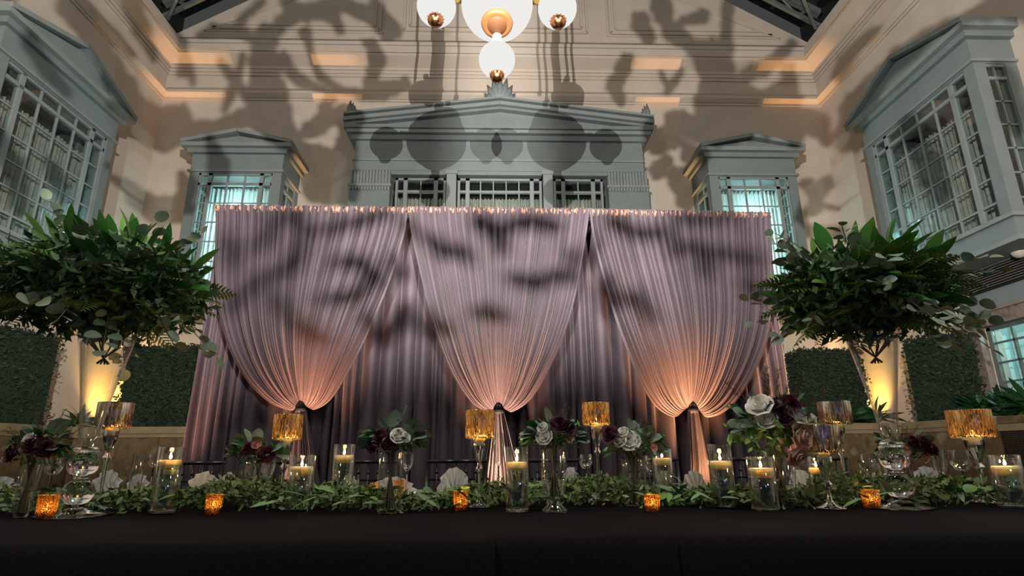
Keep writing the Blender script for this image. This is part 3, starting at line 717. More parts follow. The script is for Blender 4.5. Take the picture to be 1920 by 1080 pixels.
# shadows on the drapery (a second plate nearer to the lamp, so softer)
AC = [
 [(424, 448, 26), (430, 475, 32), (438, 505, 28)], [(496, 460, 20), (512, 418, 22), (547, 402, 22), (577, 428, 24), (566, 474, 28), (547, 504, 30), (519, 522, 24), (482, 535, 22), (452, 560, 28), (430, 585, 26)],
 [(456, 470, 14), (496, 458, 14)], [(588, 440, 14), (635, 428, 22), (681, 414, 24), (727, 398, 22)],
 [(632, 500, 24), (678, 500, 32), (706, 528, 32), (684, 546, 24)], [(727, 486, 14), (752, 502, 28)], [(600, 570, 14), (635, 568, 22), (678, 562, 24)],
 [(510, 565, 26), (540, 600, 24)], [(560, 620, 30), (610, 640, 26)], [(690, 600, 26), (720, 620, 28), (760, 575, 40)],
 [(809, 452, 28), (833, 476, 32), (870, 474, 26), (885, 500, 20)], [(760, 420, 24), (780, 440, 20)],
 [(800, 600, 34), (840, 620, 24)],
]
BC = [
 [(902, 418, 40), (937, 440, 38), (937, 470, 28)], [(965, 421, 30), (1000, 416, 26), (1041, 426, 30)], [(958, 532, 24), (1006, 538, 28), (1050, 520, 24), (1076, 532, 24)],
 [(1060, 470, 18), (1078, 500, 24)], [(1145, 416, 30), (1194, 440, 26), (1252, 440, 22)], [(1275, 410, 26), (1330, 412, 22), (1375, 405, 22)],
 [(1252, 478, 24), (1287, 462, 20), (1312, 472, 24), (1356, 481, 24), (1425, 492, 26)], [(1318, 500, 26), (1330, 520, 22)], [(1410, 540, 34), (1435, 560, 30)],
 [(1130, 530, 30), (1150, 570, 36)], [(1100, 480, 20), (1120, 450, 16)], [(900, 590, 26), (940, 600, 26)], [(1190, 560, 26), (1215, 600, 26)],
]
def wall_hit(x, y, drape):
    if drape: return at(x, y, Y=4.9)
    p = at(x, y, Y=YB)
    if p.x < XL: p = at(x, y, X=XL)
    elif p.x > XR: p = at(x, y, X=XR)
    return p
def plate(L, ax, lines, dist, drape, sx):
    mb = MB(); q = ax.to_track_quat('-Z', 'Y'); inv = q.inverted()
    def proj(x, y):
        v_ = inv @ (wall_hit(x, y, drape)-L); return (v_.x/-v_.z*dist, v_.y/-v_.z*dist, -dist)
    r = random.Random(5)
    def disc(x, y, w_):
        n = 12; pts = [proj(x+math.cos(2*PI*k/n)*w_/2*r.uniform(.7, 1.28), y+math.sin(2*PI*k/n)*w_/2*r.uniform(.7, 1.28)) for k in range(n)]
        mb.add(pts, [tuple(range(n))])
    for ln in lines:
        for (x0, y0_, w0), (x1, y1_, w1) in zip(ln, ln[1:]):
            g_ = 1.2 if drape else (1.12 if sx == 0 else 1.28); w0 *= g_; w1 *= g_
            k = max(2, int(math.hypot(x1-x0, y1_-y0_)/(min(w0, w1)*.32)))
            for i in range(k+1): t_ = i/k; disc(x0+(x1-x0)*t_, y0_+(y1_-y0_)*t_, w0+(w1-w0)*t_)
    return mb, q
for i, (L, a) in enumerate(PROJ):
    ax = at(*a, Y=YB)-L
    t = thing('stencil_projector', 'black theatre projector with tree stencil, %s one behind the camera' % ('right' if i == 0 else 'left'), 'projector', L)
    t.rotation_mode = 'QUATERNION'
    for lines, dist, dr in (((A_, B_)[i], .55, False), (AC+BC, .19, True)):
        mb, q = plate(L, ax, lines, dist, dr, i); mb.obj('stencil', M['black'], t)
    t.rotation_quaternion = q
    sh_ = MB(); dz = math.radians(-5.2); hq = q.inverted()
    fwd = Vector((ax.x, ax.y, 0)).normalized(); sd = Vector((fwd.y, -fwd.x, 0)); e0 = fwd*.04+Vector((0, 0, .04*math.tan(dz)))
    sh_.add([tuple(hq @ (e0-sd*.2)), tuple(hq @ (e0+sd*.2)), tuple(hq @ (e0+sd*.2+Vector((0, 0, -.2)))), tuple(hq @ (e0-sd*.2+Vector((0, 0, -.2))))], [(0, 1, 2, 3)]).obj('framing_shutter', M['black'], t)  # blade added to keep the beam off the table
    w_ = at(1015 if i == 0 else 855, 200, Y=YB)-L; w_ = Vector((w_.x, w_.y, 0)).normalized(); o_ = Vector((w_.y, -w_.x, 0))*(1 if i == 0 else -1)
    e0 = w_*.07; MB().add([tuple(hq @ (e0+Vector((0, 0, s_*.2))+o_*k_)) for s_, k_ in ((-1, 0), (1, 0), (1, .2), (-1, .2))], [(0, 1, 2, 3)]).obj('side_shutter', M['black'], t)  # blade added to trim where the two beams overlap
    MB().box(-.12, .12, -.12, .12, .06, .5).obj('housing', M['chair'], t)
    st_ = MB().tube([(0, 0, .3), tuple(q.inverted() @ Vector((0, 0, -L.z+.02)))], .03, 8); st_.obj('stand', M['chair'], t)
# ================================================================ TABLE
TZ = .76
tb = thing('banquet_table', 'long banquet table hidden under the black cloth', 'table', (0, 2.4, 0))
MB().box(-4.2, 4.2, -.90, .9, .715, .75).obj('tabletop', M['cushion'], tb)
for x in (-4, -2, 0, 2, 4):
    for y in (-.75, .75): MB().tube([(x, y, 0), (x, y, .72)], .02, 8).obj('leg', M['steel'], tb)
def cloth(x0, x1, yo, dz, label):
    v = []; f = []; nx = int((x1-x0)*40); r = random.Random(int(x0*10)+50)
    prof_ = [(3.32, TZ), (2.9, TZ), (2.2, TZ), (1.7, TZ), (1.53+yo, TZ), (1.49+yo, TZ-.004), (1.475+yo, TZ-.02), (1.47+yo, TZ-.10), (1.465+yo, TZ-.35), (1.46+yo, .03)]
    for i in range(nx+1):
        x = x0+(x1-x0)*i/nx
        for k, (y, z) in enumerate(prof_):
            fold = .018*math.sin(x*7+math.sin(x*3)*2)*max(0, (k-6))/3
            v.append((x, y+fold, z+dz+(.0008*math.sin(x*13+y*9) if k < 5 else 0)))
    n = len(prof_)
    for i in range(nx):
        for k in range(n-1): a = i*n+k; f.append((a, a+1, a+n+1, a+n))
    o = MB().add(v, f).obj('tablecloth', M['cloth'], None, smooth=True); tag(o, label, 'tablecloth')
cloth(-4.3, 0.0, -.012, .0005, 'black linen tablecloth over the left half of the long table')
cloth(-.02, .47, .004, .002, 'narrow black linen overlap of cloth in the middle of the long table front')
cloth(.44, 4.3, 0, .0005, 'black linen tablecloth over the right half of the long table')
TT = TZ+.003

# ================================================================ CHAIRS
def chair_proto(label, loc):
    t = thing('chiavari_chair', label, 'chair', loc, 0, 'black chiavari chairs behind the table')
    m_ = M['chair']; w2 = .19; H = .925
    for s in (-1, 1):
        lg = MB().tube([(s*w2, .42, 0), (s*(w2-.005), .36, .45), (s*(w2-.0), .40, H-.02)], [.015, .018, .014], 8)
        for z in (.55, .68, .80): lg.lathe([(.014, -.012), (.022, 0), (.014, .012)], 8, (s*w2, .375+(z-.45)*.09, z))
        lg.obj('rear_leg', m_, t, smooth=True)
        MB().tube([(s*(w2+.01), .02, 0), (s*w2, .03, .44)], [.013, .018], 8).obj('front_leg', m_, t, smooth=True)
        for z in (.15, .28): MB().tube([(s*w2, .03, z), (s*w2, .40, z)], .009, 6).obj('stretcher', m_, t)
    MB().box(-.2, .2, .01, .40, .43, .46).obj('seat', m_, t)
    MB().box(-.19, .19, .02, .38, .46, .50).obj('cushion', M['cushion'], t)
    MB().tube([(-w2-.012, .402, H-.012), (w2+.012, .402, H-.012)], .013, 8).obj('top_rail', m_, t, smooth=True)
    MB().tube([(-w2, .392, .80), (w2, .392, .80)], .008, 6).obj('rail', m_, t); MB().tube([(-w2, .372, .56), (w2, .372, .56)], .010, 6).obj('rail', m_, t)
    for k in range(5):
        x = -w2+(k+1)*2*w2/6
        sp = MB().tube([(x, .372, .56), (x, .385, .72), (x, .401, H-.012)], .007, 6); sp.lathe([(.007, -.01), (.014, 0), (.007, .01)], 8, (x, .394, .845))
        sp.obj('spindle', m_, t, smooth=True)
    for z in (.15, .3): MB().tube([(-w2, .03, z), (w2, .03, z)], .009, 6).obj('stretcher', m_, t)
    return t
def copytree(root, loc, rz=None, label=None, scale=None):
    r = root.copy(); COL.objects.link(r); r.location = loc
    if rz is not None: r.rotation_euler = (0, 0, rz)
    if label: r['label'] = label
    if scale: r.scale = (scale,)*3
    for c in list(root.children):
        d = c.copy(); COL.objects.link(d); d.parent = r
        for g_ in list(c.children): e = g_.copy(); COL.objects.link(e); e.parent = d
    return r
CH = [(365, 'black chiavari chair behind the leftmost pair of floating candles'), (530, 'black chiavari chair behind the left gold mercury candle holder'), (690, 'black chiavari chair between the tall candle cylinder and the white flower vase'),
      (857, 'black chiavari chair with rail in plain view left of the middle gold candle holder'), (1040, 'black chiavari chair behind the middle footed flower vase'), (1215, 'black chiavari chair behind the white rose bouquet'), (1402, 'black chiavari chair behind the floating candle left of the large bouquet'), (1528, 'black chiavari chair behind the right silver candle holder')]
proto = None
for px_, lab in CH:
    p = at(px_, 860, Y=3.95); loc = (p.x, 3.55, 0)
    proto = chair_proto(lab, loc) if proto is None else (copytree(proto, loc, random.uniform(-.03, .03), lab) and proto)

# ================================================================ CANDLES AND GLASS
def flame_mesh(h=.024):
    prof_ = [(.001, 0), (h*.2, h*.18), (h*.23, h*.35), (h*.15, h*.65), (.001, h)]
    return MB().lathe(prof_, 10).mesh('flame', M['flame'], True)
FL = flame_mesh()
def put_flame(parent, x, y, z, power, rootloc, s=1.0):
    o = link('flame', FL, parent, (x, y, z)); o.scale = (s, s, s)
    lamp('candle_light', 'POINT', (rootloc[0]+x, rootloc[1]+y, rootloc[2]+z+.014), power, (1, .58, .26), .008)
def cylinder(pxc, ytop, wpx, ywax, Y, label, leafy=False, base=None):
    p = at(pxc, ytop, Y=Y); dep = (Vector((p.x, Y, p.z))-CAM).dot(fw)
    r = wpx/2/FOC*dep*math.cos(math.atan(abs(pxc-960)/FOC)); zt = p.z-TT; zw = at(pxc, ywax, Y=Y).z-TT
    t = thing('candle_cylinder', label, 'candle holder', (p.x, Y, TT), 0, 'glass cylinders with floating candles')
    MB().lathe([(r, .002), (r, .01), (r, zt-.002), (r-.001, zt), (r-.003, zt), (r-.003, .016)], 36).obj('glass_wall', M['glass'], t, smooth=True)
    MB().lathe([(.001, 0), (r-.002, 0), (r, .004), (r, .012), (r-.004, .015), (.001, .015)], 36).obj('glass_base', M['crystal'], t, smooth=True)
    MB().lathe([(r-.005, .017), (r-.005, zw-.001), (.001, zw-.001)], 28).obj('water', M['water'], t, smooth=True)
    ch_ = .020*(r/.05)+.006
    MB().lathe([(.001, zw-ch_), (r*.70, zw-ch_), (r*.88, zw-ch_*.5), (r*.90, zw+ch_*.15), (r*.84, zw+ch_*.32), (r*.25, zw+ch_*.28), (.001, zw+ch_*.2)], 30).obj('floating_candle', M['wax'], t, smooth=True)
    cn = t.children[-1] if False else [c for c in t.children if c.name.startswith('floating_candle')][0]
    MB().tube([(0, 0, zw), (0, 0, zw+.012)], .001, 5).obj('wick', M['black'], cn)
    put_flame(cn, 0, 0, zw+.010, .8, (p.x, Y, TT), .9)
    if leafy:
        for k in range(7):
            a = random.uniform(0, 6.28); mb = MB(); zz = random.uniform(.02, zw*.5); d_ = Vector((math.cos(a), math.sin(a), .9)).normalized()
            o = link('submerged_leaf', LEAF_ROUND, t, (d_.x*r*.1, d_.y*r*.1, zz)); o.rotation_mode = 'QUATERNION'; o.rotation_quaternion = d_.to_track_quat('X', 'Z'); o.scale = (.055,)*3
    return t
# leaf meshes: length 1 along +x
def lance_mesh(wd=.15, curl=.12, name='lance_leaf', mt=None):
    v = []; f = []; n = 6
    for i in range(n+1):
        t = i/n; wv = wd*math.sin(PI*min(1, t*.94+.03))**.8*(1-.35*t); z = -curl*t*t
        if i in (n,): wv = .004
        v += [(t, -wv, z+.05*wv*4), (t, 0, z), (t, wv, z+.05*wv*4)]
    for i in range(n):
        for k in range(2): a = i*3+k; f.append((a, a+3, a+4, a+1))
    return MB().add(v, f).mesh(name, mt or M['lance'], True)
def round_mesh(mt, name='round_leaf'):
    v = [(.12, 0, 0)]; n = 12; f = []
    v = [(.55, 0, .02)]
    for k in range(n):
        a = 2*PI*k/n; rr = .42+.03*math.cos(a)+(.05 if k == 0 else 0); v.append((.55+rr*math.cos(a), rr*.92*math.sin(a), -.07*math.cos(a)**2+.04*abs(math.sin(a))))
    for k in range(n): f.append((0, 1+k, 1+(k+1) % n))
    mb = MB().add(v, f); mb.add([(0, -.012, 0), (.2, -.012, 0), (.2, .012, 0), (0, .012, 0)], [(0, 1, 2, 3)])
    return mb.mesh(name, mt, True)
def fern_mesh():
    mb = MB(); n = 11
    for i in range(n):
        t = .12+.85*i/n; z = -.18*t*t; L = .30*math.sin(PI*min(1, t*.8+.22))
        for s in (-1, 1):
            x0, y0_ = t, 0; x1, y1_ = t+L*.45, s*L
            mb.add([(x0-.02, 0, z), (x0+.02, 0, z), (x1*.5+x0*.5+.035, y1_*.5, z-.01), (x1, y1_, z-.05), (x1*.5+x0*.5-.02, y1_*.55, z-.01)], [(0, 1, 2, 3, 4)])
    mb.tube([(0, 0, 0), (.5, 0, -.045), (1, 0, -.18)], [.012, .008, .003], 4)
    return mb.mesh('fern_frond', M['fern'], True)
LEAF_LANCE = lance_mesh(); LEAF_ROUND = round_mesh(M['euca']); FERN = fern_mesh()
LEAF_WIDE = lance_mesh(.24, .2, 'broad_leaf'); RUN_L = lance_mesh(.12, .15, 'willow_leaf', M['runner_leaf']); RUN_R = round_mesh(M['runner_leaf'], 'eucalyptus_disc')
SHRUB = lance_mesh(.13, .35, 'shrub_leaf', M['shrub'])
def put_leaf(me, name, parent, base, d, s, roll=None, rnd=random):
    o = link(name, me, parent, base); d = Vector(d).normalized(); q = d.to_track_quat('X', 'Z')
    q = q @ Quaternion((1, 0, 0), roll if roll is not None else rnd.uniform(-1, 1))
    o.rotation_mode = 'QUATERNION'; o.rotation_quaternion = q; o.scale = (s, s, s); return o
def fill_leaves(mb, pts, size, asp=.38, r=random):
    for p in pts:
        d = Vector((r.gauss(0, 1), r.gauss(0, 1), r.gauss(0, 1))).normalized(); e = d.orthogonal().normalized(); e = (Quaternion(d, r.uniform(0, 6.28)) @ e)
        s = size*r.uniform(.6, 1.3); p = Vector(p)
        mb.add([p, p+d*s*.5+e*s*asp*.5, p+d*s, p+d*s*.5-e*s*asp*.5], [(0, 1, 2, 3)])
CYL = [(323, 838, 50, 866, 2.22, 'near glass cylinder with floating candle, leftmost on the table', True),
       (325, 868, 34, 884, 2.75, 'small glass cylinder with floating candle behind the leftmost candle cylinder', False),
       (568, 853, 50, 879, 2.32, 'glass cylinder with floating candle right below the left gold candle holder', True),
       (647, 833, 41, 857, 2.55, 'slim tall glass cylinder with floating candle beside the left white flower vase', False),
       (969, 838, 42, 870, 2.14, 'glass cylinder with floating candle and green leaves in water, table centre', True),
       (1240, 842, 38, 862, 2.75, 'glass cylinder with floating candle hidden behind the white rose bouquet', False),
       (1347, 833, 46, 868, 2.26, 'glass cylinder with floating candle in front of the right swag tail', True),
       (1424, 856, 54, 882, 2.12, 'broad glass cylinder with floating candle below the large bouquet', True),
       (1527, 856, 34, 880, 2.62, 'small glass cylinder with floating candle behind the near silver candle holder', False),
       (1880, 853, 66, 878, 2.16, 'glass cylinder with floating candle, rightmost on the table', True)]
for a in CYL: cylinder(a[0], a[1], a[2], a[3], a[4], a[5], a[6])

def holder(pxc, yt, yb, wpx, Y, kind, label, power=.8):
    """mirrored glass shade standing on a tall glass stem"""
    p = at(pxc, yt, Y=Y); dep = (p-CAM).dot(fw)
    r = wpx/2/FOC*dep*math.cos(math.atan(abs(pxc-960)/FOC)); zt = p.z-TT; zb = at(pxc, yb, Y=Y).z-TT
    t = thing('candle_goblet', label, 'candle holder', (p.x, Y, TT), 0, 'mercury glass candle goblets')
    mt = M['merc_gold'] if kind == 'g' else M['merc_silver']
    MB().lathe([(r*.93, zb), (r*.97, zb+.004), (r, zb+.01), (r, zt-.003), (r-.001, zt), (r-.0025, zt-.003), (r-.0025, zb+.01)], 48, wob=lambda a, z: .006*math.sin(a*18)).obj('mirrored_shade', mt, t, smooth=True)
    MB().lathe([(r*.93, zb), (r*.5, zb-.004), (r*.42, zb-.010)], 32).obj('shade_floor', M['glass'], t, smooth=True)
    q = r*.42
    MB().lathe([(q, zb-.008), (q*1.02, zb-.02), (q*.9, zb-.045), (q*.55, zb-.075), (q*.30, zb-.10), (q*.55, zb-.11), (q*.55, zb-.118), (q*.28, zb-.13), (q*.24, .09), (q*.30, .03), (q*.6, .018), (r*.55, .010), (r*.78, .004), (r*.80, 0), (.001, 0)], 28, wob=lambda a, z: .05*math.sin(a*8) if z > .03 else 0).obj('glass_stem', M['crystal'], t, smooth=True)
    MB().lathe([(.001, zb-.028), (q*.86, zb-.028), (q*.86, zb+.006), (.001, zb+.004)], 20).obj('candle', M['wax'], t, smooth=True)
    put_flame([c for c in t.children if c.name.startswith('candle')][0], 0, 0, zb+.008, power, (p.x, Y, TT), 1.2)
holder(219, 755, 803, 72, 2.42, 's', 'brightly glowing pale mercury candle goblet before the left hedge', 2.2)
holder(542, 777, 825, 56, 2.62, 'g', 'gold mercury candle goblet below the left swag knot')
holder(900, 769, 822, 54, 2.35, 'g', 'sparkling gold mercury candle goblet left of the middle swag knot', .8)
holder(1116, 755, 798, 51, 2.62, 'g', 'gold mercury candle goblet between the middle and right swags')
holder(1562, 753, 796, 64, 2.55, 's', 'silver mercury candle goblet, rear one of the pair beside the large bouquet', .35)
holder(1535, 797, 848, 74, 2.16, 's', 'silver mercury candle goblet with visible glass foot, near one of the pair', .35)
holder(1813, 769, 821, 90, 2.35, 'g', 'wide gold mercury candle goblet at the right end of the table', .8)

def votive(pxc, yt, yb, wpx, Y, label):
    p = at(pxc, yt, Y=Y); dep = (p-CAM).dot(fw)
    r = wpx/2/FOC*dep*math.cos(math.atan(abs(pxc-960)/FOC)); h = max(.055, p.z-TT)
    t = thing('votive_candle', label, 'candle', (p.x, Y, TT), 0, 'gold mercury votives on the garland')
    MB().lathe([(.001, 0), (r*.72, 0), (r*.86, .006), (r*.93, .02), (r*.96, h*.6), (r, h-.004), (r*1.02, h), (r*.97, h), (r*.93, h*.6), (r*.9, .02), (.001, .008)], 32).obj('cup', M['votive'], t, smooth=True)
    MB().lathe([(.001, .009), (r*.62, .009), (r*.62, .026), (.001, .026)], 20).obj('tealight', M['wax'], t)
    put_flame([c for c in t.children if c.name.startswith('tealight')][0], 0, 0, .026, .3, (p.x, Y, TT), .8)
votive(93, 927, 965, 44, 2.07, 'glowing gold votive at the foot of the left tall vase')
votive(403, 926, 962, 33, 2.16, 'glowing gold votive right of the leftmost candle cylinder')
votive(864, 920, 955, 29, 2.22, 'glowing gold votive below the middle gold candle goblet')
votive(1222, 926, 968, 31, 2.10, 'glowing gold votive below the white rose bouquet')
votive(1630, 918, 953, 38, 2.16, 'glowing gold votive left of the foot of the right tall vase')
votive(1757, 900, 920, 28, 2.75, 'gold votive behind the garland under the right wine glasses')
votive(702, 905, 925, 16, 2.9, 'small gold votive behind the garland left of the white flower vase')
votive(748, 900, 920, 20, 2.9, 'small gold votive behind the garland right of the white flower vase')

def goblet(pxc, yr, wpx, Y, kind, label):
    p = at(pxc, yr, Y=Y); dep = (p-CAM).dot(fw)
    r = wpx/2/FOC*dep*math.cos(math.atan(abs(pxc-960)/FOC)); h = p.z-TT
    bh = {'wine': min(h*.5, r*2.1), 'cut': min(h*.58, r*3), 'flute': min(h*.6, r*5.5), 'tumbler': h-.012}[kind]; zb = h-bh
    t = thing({'wine': 'wine_glass', 'cut': 'cut_crystal_goblet', 'flute': 'champagne_flute', 'tumbler': 'water_tumbler'}[kind], label, 'glass', (p.x, Y, TT), 0, 'drinking glasses at the place settings')
    if kind == 'wine': pr = [(r*.86, h), (r, h-bh*.4), (r*.93, h-bh*.62), (r*.6, zb+bh*.12), (r*.12, zb)]
    elif kind == 'tumbler': pr = [(r, h), (r*.95, h*.5), (r*.85, .012), (r*.7, .004)]
    else: pr = [(r, h), (r*.98, h-bh*.35), (r*.8, zb+bh*.35), (r*.45, zb+bh*.1), (r*.12, zb)]
    MB().lathe(pr+[(a-.0015, z+.001) for a, z in pr[::-1]], 28, wob=(lambda a, z: .02*math.sin(a*14)) if kind == 'cut' else None).obj('bowl', M['glass'], t, smooth=True)
    if kind != 'tumbler':
        MB().tube([(0, 0, zb+.003), (0, 0, zb*.5), (0, 0, .008)], [max(.004, r*.13), .0035, .006], 10).obj('stem', M['crystal'], t, smooth=True)
        MB().lathe([(.001, .008), (r*.5, .004), (r*.95, .002), (r*.95, 0), (.001, 0)], 24).obj('foot', M['crystal'], t, smooth=True)
for a in [(765, 847, 24, 2.85, 'cut', 'cut crystal goblet right of the left white flower vase'), (935, 812, 22, 2.8, 'flute', 'tall patterned flute in front of the middle swag tail'),
          (263, 851, 27, 2.85, 'tumbler', 'straight glass left of the leftmost candle cylinder'), (291, 853, 25, 2.75, 'wine', 'stemmed glass just left of the leftmost candle cylinder'),
          (104, 858, 40, 2.65, 'wine', 'stemmed glass between the left bouquet and the left tall vase'), (472, 866, 24, 2.85, 'flute', 'gold tinted flute under the left bouquet leaves'),
          (505, 856, 30, 2.8, 'cut', 'cut goblet behind the left bouquet'), (1222, 855, 34, 2.8, 'wine', 'wine glass right of the white rose bouquet'),
          (1625, 851, 40, 2.65, 'wine', 'wine glass left of the right tall vase'), (1650, 848, 24, 2.85, 'flute', 'flute partly behind the right tall vase'),
          (1757, 843, 32, 2.7, 'flute', 'flute left of the round wine glass at the right'), (1797, 844, 47, 2.7, 'wine', 'round empty wine glass right of the right tall vase'),
          (1478, 856, 26, 2.8, 'flute', 'flute behind the large bouquet vase'), (1098, 852, 26, 2.85, 'wine', 'wine glass behind the stem of the rear gold goblet')]:
    goblet(*a)

def napkin(pxc, yc, wpx, Y, label, seed):
    p = at(pxc, yc, Y=Y); r_ = random.Random(seed); W = wpx/FOC*Y*.5
    t = thing('folded_napkin', label, 'napkin', (p.x, Y, TT), 0, 'white napkins on plates')
    MB().lathe([(.001, .002), (W*.8, .002), (W*1.25, .012), (W*1.27, .014), (W*.82, .006), (.001, .006)], 32).obj('plate', M['plate'], t, smooth=True)
    h = max(.05, p.z-TT+.01); v = []; f = []; n = 15
    for i in range(n+1):
        a = PI*i/n; rr = W*(1+.10*math.sin(i*2.3)); 
        v += [(math.cos(a)*rr*.25, (.02 if i % 2 else -.02), .008), (math.cos(a)*rr*.8, (.028 if i % 2 else -.028), .008+math.sin(a)*h*.75), (math.cos(a)*rr, (.01 if i % 2 else -.018), .012+math.sin(a)*h*r_.uniform(.95, 1.05))]
    for i in range(n):
        for k in range(2): a = i*3+k; f.append((a, a+3, a+4, a+1))
    MB().add(v, f).obj('cloth_fan', M['napkin'], t, smooth=True)
for k, (x, y, w_, lab) in enumerate([(8, 902, 60, 'white napkin at the left end of the table'), (205, 890, 55, 'white napkin right of the left tall vase'), (262, 897, 40, 'white napkin under the straight glass'), (385, 893, 60, 'white napkin right of the leftmost candle cylinder'),
     (430, 895, 36, 'white napkin under the left bouquet leaves'), (655, 898, 34, 'white napkin behind the slim tall cylinder'), (738, 903, 80, 'white napkin behind the white flower vase'), (852, 884, 58, 'white napkin before the chair in plain view'),
     (1070, 884, 36, 'white napkin right of the footed flower vase'), (1245, 890, 34, 'white napkin behind the garland under the rose bouquet'), (1300, 890, 44, 'white napkin in front of the right swag tail'), (1500, 889, 50, 'white napkin between the silver goblets and large bouquet'),
     (1638, 895, 56, 'white napkin left of the right tall vase'), (1735, 882, 62, 'white napkin right of the right tall vase'), (1905, 880, 50, 'white napkin at the right end of the table')]):
    napkin(x, y, w_, 3.0, lab, k)

# ================================================================ FLOWERS
def rose_mesh(mt, seed, name='rose'):
    mb = MB(); r = random.Random(seed)
    for ring, (n, rad, hgt, open_) in enumerate([(3, .12, .62, .05), (4, .24, .66, .15), (5, .42, .62, .32), (6, .66, .50, .60), (7, .90, .30, .95)]):
        for k in range(n):
            a0 = 2*PI*k/n+ring*.7+r.uniform(-.1, .1); wd = 2*PI/n*1.05; v = []; f = []
            for i in range(4):
                t = i/3
                for j in range(5):
                    b = a0+(j/4-.5)*wd*(.6+.8*t*(1-.25*t)); rr = rad*(.35+.65*t**.7)+open_*.18*t*t; z = -.25+(hgt+.25)*t-(.06+.25*open_)*t*t*(abs(j-2)/2)**2*.8-open_*.12*t**3
                    v.append((rr*math.cos(b), rr*math.sin(b), z))
            for i in range(3):
                for j in range(4): a = i*5+j; f.append((a, a+1, a+6, a+5))
            mb.add(v, f)
    mb.lathe([(.001, -.3), (.5, -.12), (.55, .05), (.3, .22), (.001, .3)], 12)
    return mb.mesh(name, mt, True)
ROSE = {k: rose_mesh(M[k+'_petal'], i) for i, k in enumerate(('white', 'blush', 'wine', 'pink'))}
def sprig_mesh(mt):
    mb = MB(); r = random.Random(8)
    mb.tube([(0, 0, 0), (.5, .03, .02), (1, 0, .1)], [.012, .009, .004], 4)
    for k in range(26):
        t = .2+.8*k/26; a = r.uniform(0, 6.28); b = Vector((t, .02, .1*t)); d = Vector((.7, math.cos(a), math.sin(a))).normalized()*.13
        e = d.orthogonal().normalized()*.014
        mb.add([b-e, b+e, b+d], [(0, 1, 2)])
    return mb.mesh('sprig', mt)
SPRIG = sprig_mesh(M['wine_sprig']); SPRIG_G = sprig_mesh(M['fill'])
def bouquet(pxc, ytop, wpx, Y, vr, prof_kind, label, fl, bloom_c, spread, seed, foot=False, leafside=(1, 1)):
    """vase at a pixel column; flowers massed above"""
    R_ = random.Random(seed); p = at(pxc, ytop, Y=Y); dep = (p-CAM).dot(fw)
    r = wpx/2/FOC*dep*math.cos(math.atan(abs(pxc-960)/FOC)); h = p.z-TT
    t = thing('flower_vase', label, 'flowers', (p.x, Y, TT), 0, None)
    if foot: pr = [(r*1.0, h), (r*.96, h*.55), (r*.86, .06), (r*.5, .045), (r*.45, .03), (r*.95, .008), (r, 0), (.001, 0)]
    elif prof_kind == 'taper': pr = [(r*1.08, h), (r*.9, h*.5), (r*.72, .012), (r*.6, 0), (.001, 0)]
    else: pr = [(r, h), (r*.97, h*.5), (r*.97, .02), (r*.9, 0), (.001, 0)]
    MB().lathe(pr, 32).obj('glass_vase', M['glass'], t, smooth=True)
    MB().lathe([(r*.93, h*.72), (.001, h*.72)], 24).obj('water', M['water'], t)
    zb = .05 if foot else .015
    for k in range(14):
        a = R_.uniform(0, 6.28); q = R_.uniform(.1, .62)*r
        MB().tube([(q*math.cos(a), q*math.sin(a), zb), (-q*math.cos(a)*.6, -q*math.sin(a)*.6, h), (-q*1.2*math.cos(a), -q*math.sin(a), h+.03)], .0025, 5).obj('stem', M['stem'], t)
    bx, bz, br = bloom_c                        # cluster centre offset (m) and radius
    C_ = Vector((bx, 0, h+bz))
    mb = MB(); pts = []
    for k in range(420):
        d = Vector((R_.gauss(0, 1), R_.gauss(0, 1), R_.gauss(0, .8))).normalized()*br*R_.uniform(.2, .98)*Vector((1, 1, 1)).length/1.732
        pts.append(C_+Vector((d.x*spread, d.y, d.z*.8)))
    fill_leaves(mb, pts, br*.30, .4, R_); o = mb.obj('filler_greens', M['fill'], t); o['kind'] = 'stuff'
    for kind, dx, dz, s in fl:
        pos = Vector((dx, -br*.72+abs(dx-bx)*.15, h+dz)); o = link({'white': 'white_rose', 'blush': 'blush_rose', 'wine': 'burgundy_bloom', 'pink': 'pink_bloom'}[kind], ROSE[kind], t, pos)
        d = Vector((dx-bx, -.10, .035+(dz-bz))).normalized(); o.rotation_mode = 'QUATERNION'; o.rotation_quaternion = d.to_track_quat('Z', 'Y') @ Quaternion((0, 0, 1), R_.uniform(0, 6)); o.scale = (s,)*3
    for k in range(30):
        a = R_.uniform(-.5, PI+.5); side = math.cos(a)
        if side < 0 and R_.random() > leafside[0] or side > 0 and R_.random() > leafside[1]: continue
        d = Vector((math.cos(a)*spread, R_.uniform(-.9, .3), math.sin(a)*.7)).normalized(); base = C_+Vector((d.x*br*.6*spread, d.y*br*.6, d.z*br*.5))
        me, nm = (LEAF_ROUND, 'round_leaf') if R_.random() < .65 else (LEAF_WIDE, 'broad_leaf')
        put_leaf(me, nm, t, base, d+Vector((0, 0, R_.uniform(-.4, .2))), R_.uniform(.045, .07), None, R_)
    for k in range(12):
        a = R_.uniform(.2, PI-.2); d = Vector((math.cos(a)*spread, R_.uniform(-.5, .5), math.sin(a)*.9)).normalized()
        put_leaf(SPRIG if k % 3 else SPRIG_G, 'sprig', t, C_+d*br*.5, d, R_.uniform(.06, .10)*(br/.08), None, R_)
    return t
bouquet(60, 866, 44, 2.12, 0, 'taper', 'dark burgundy bouquet in a tapered glass vase at the left end', [('wine', .035, .055, .036), ('wine', .075, .04, .03), ('white', .02, .075, .022), ('wine', -.03, .03, .032), ('pink', -.055, .01, .018), ('pink', .05, .03, .016)], (.03, .045, .085), 1.05, 1)
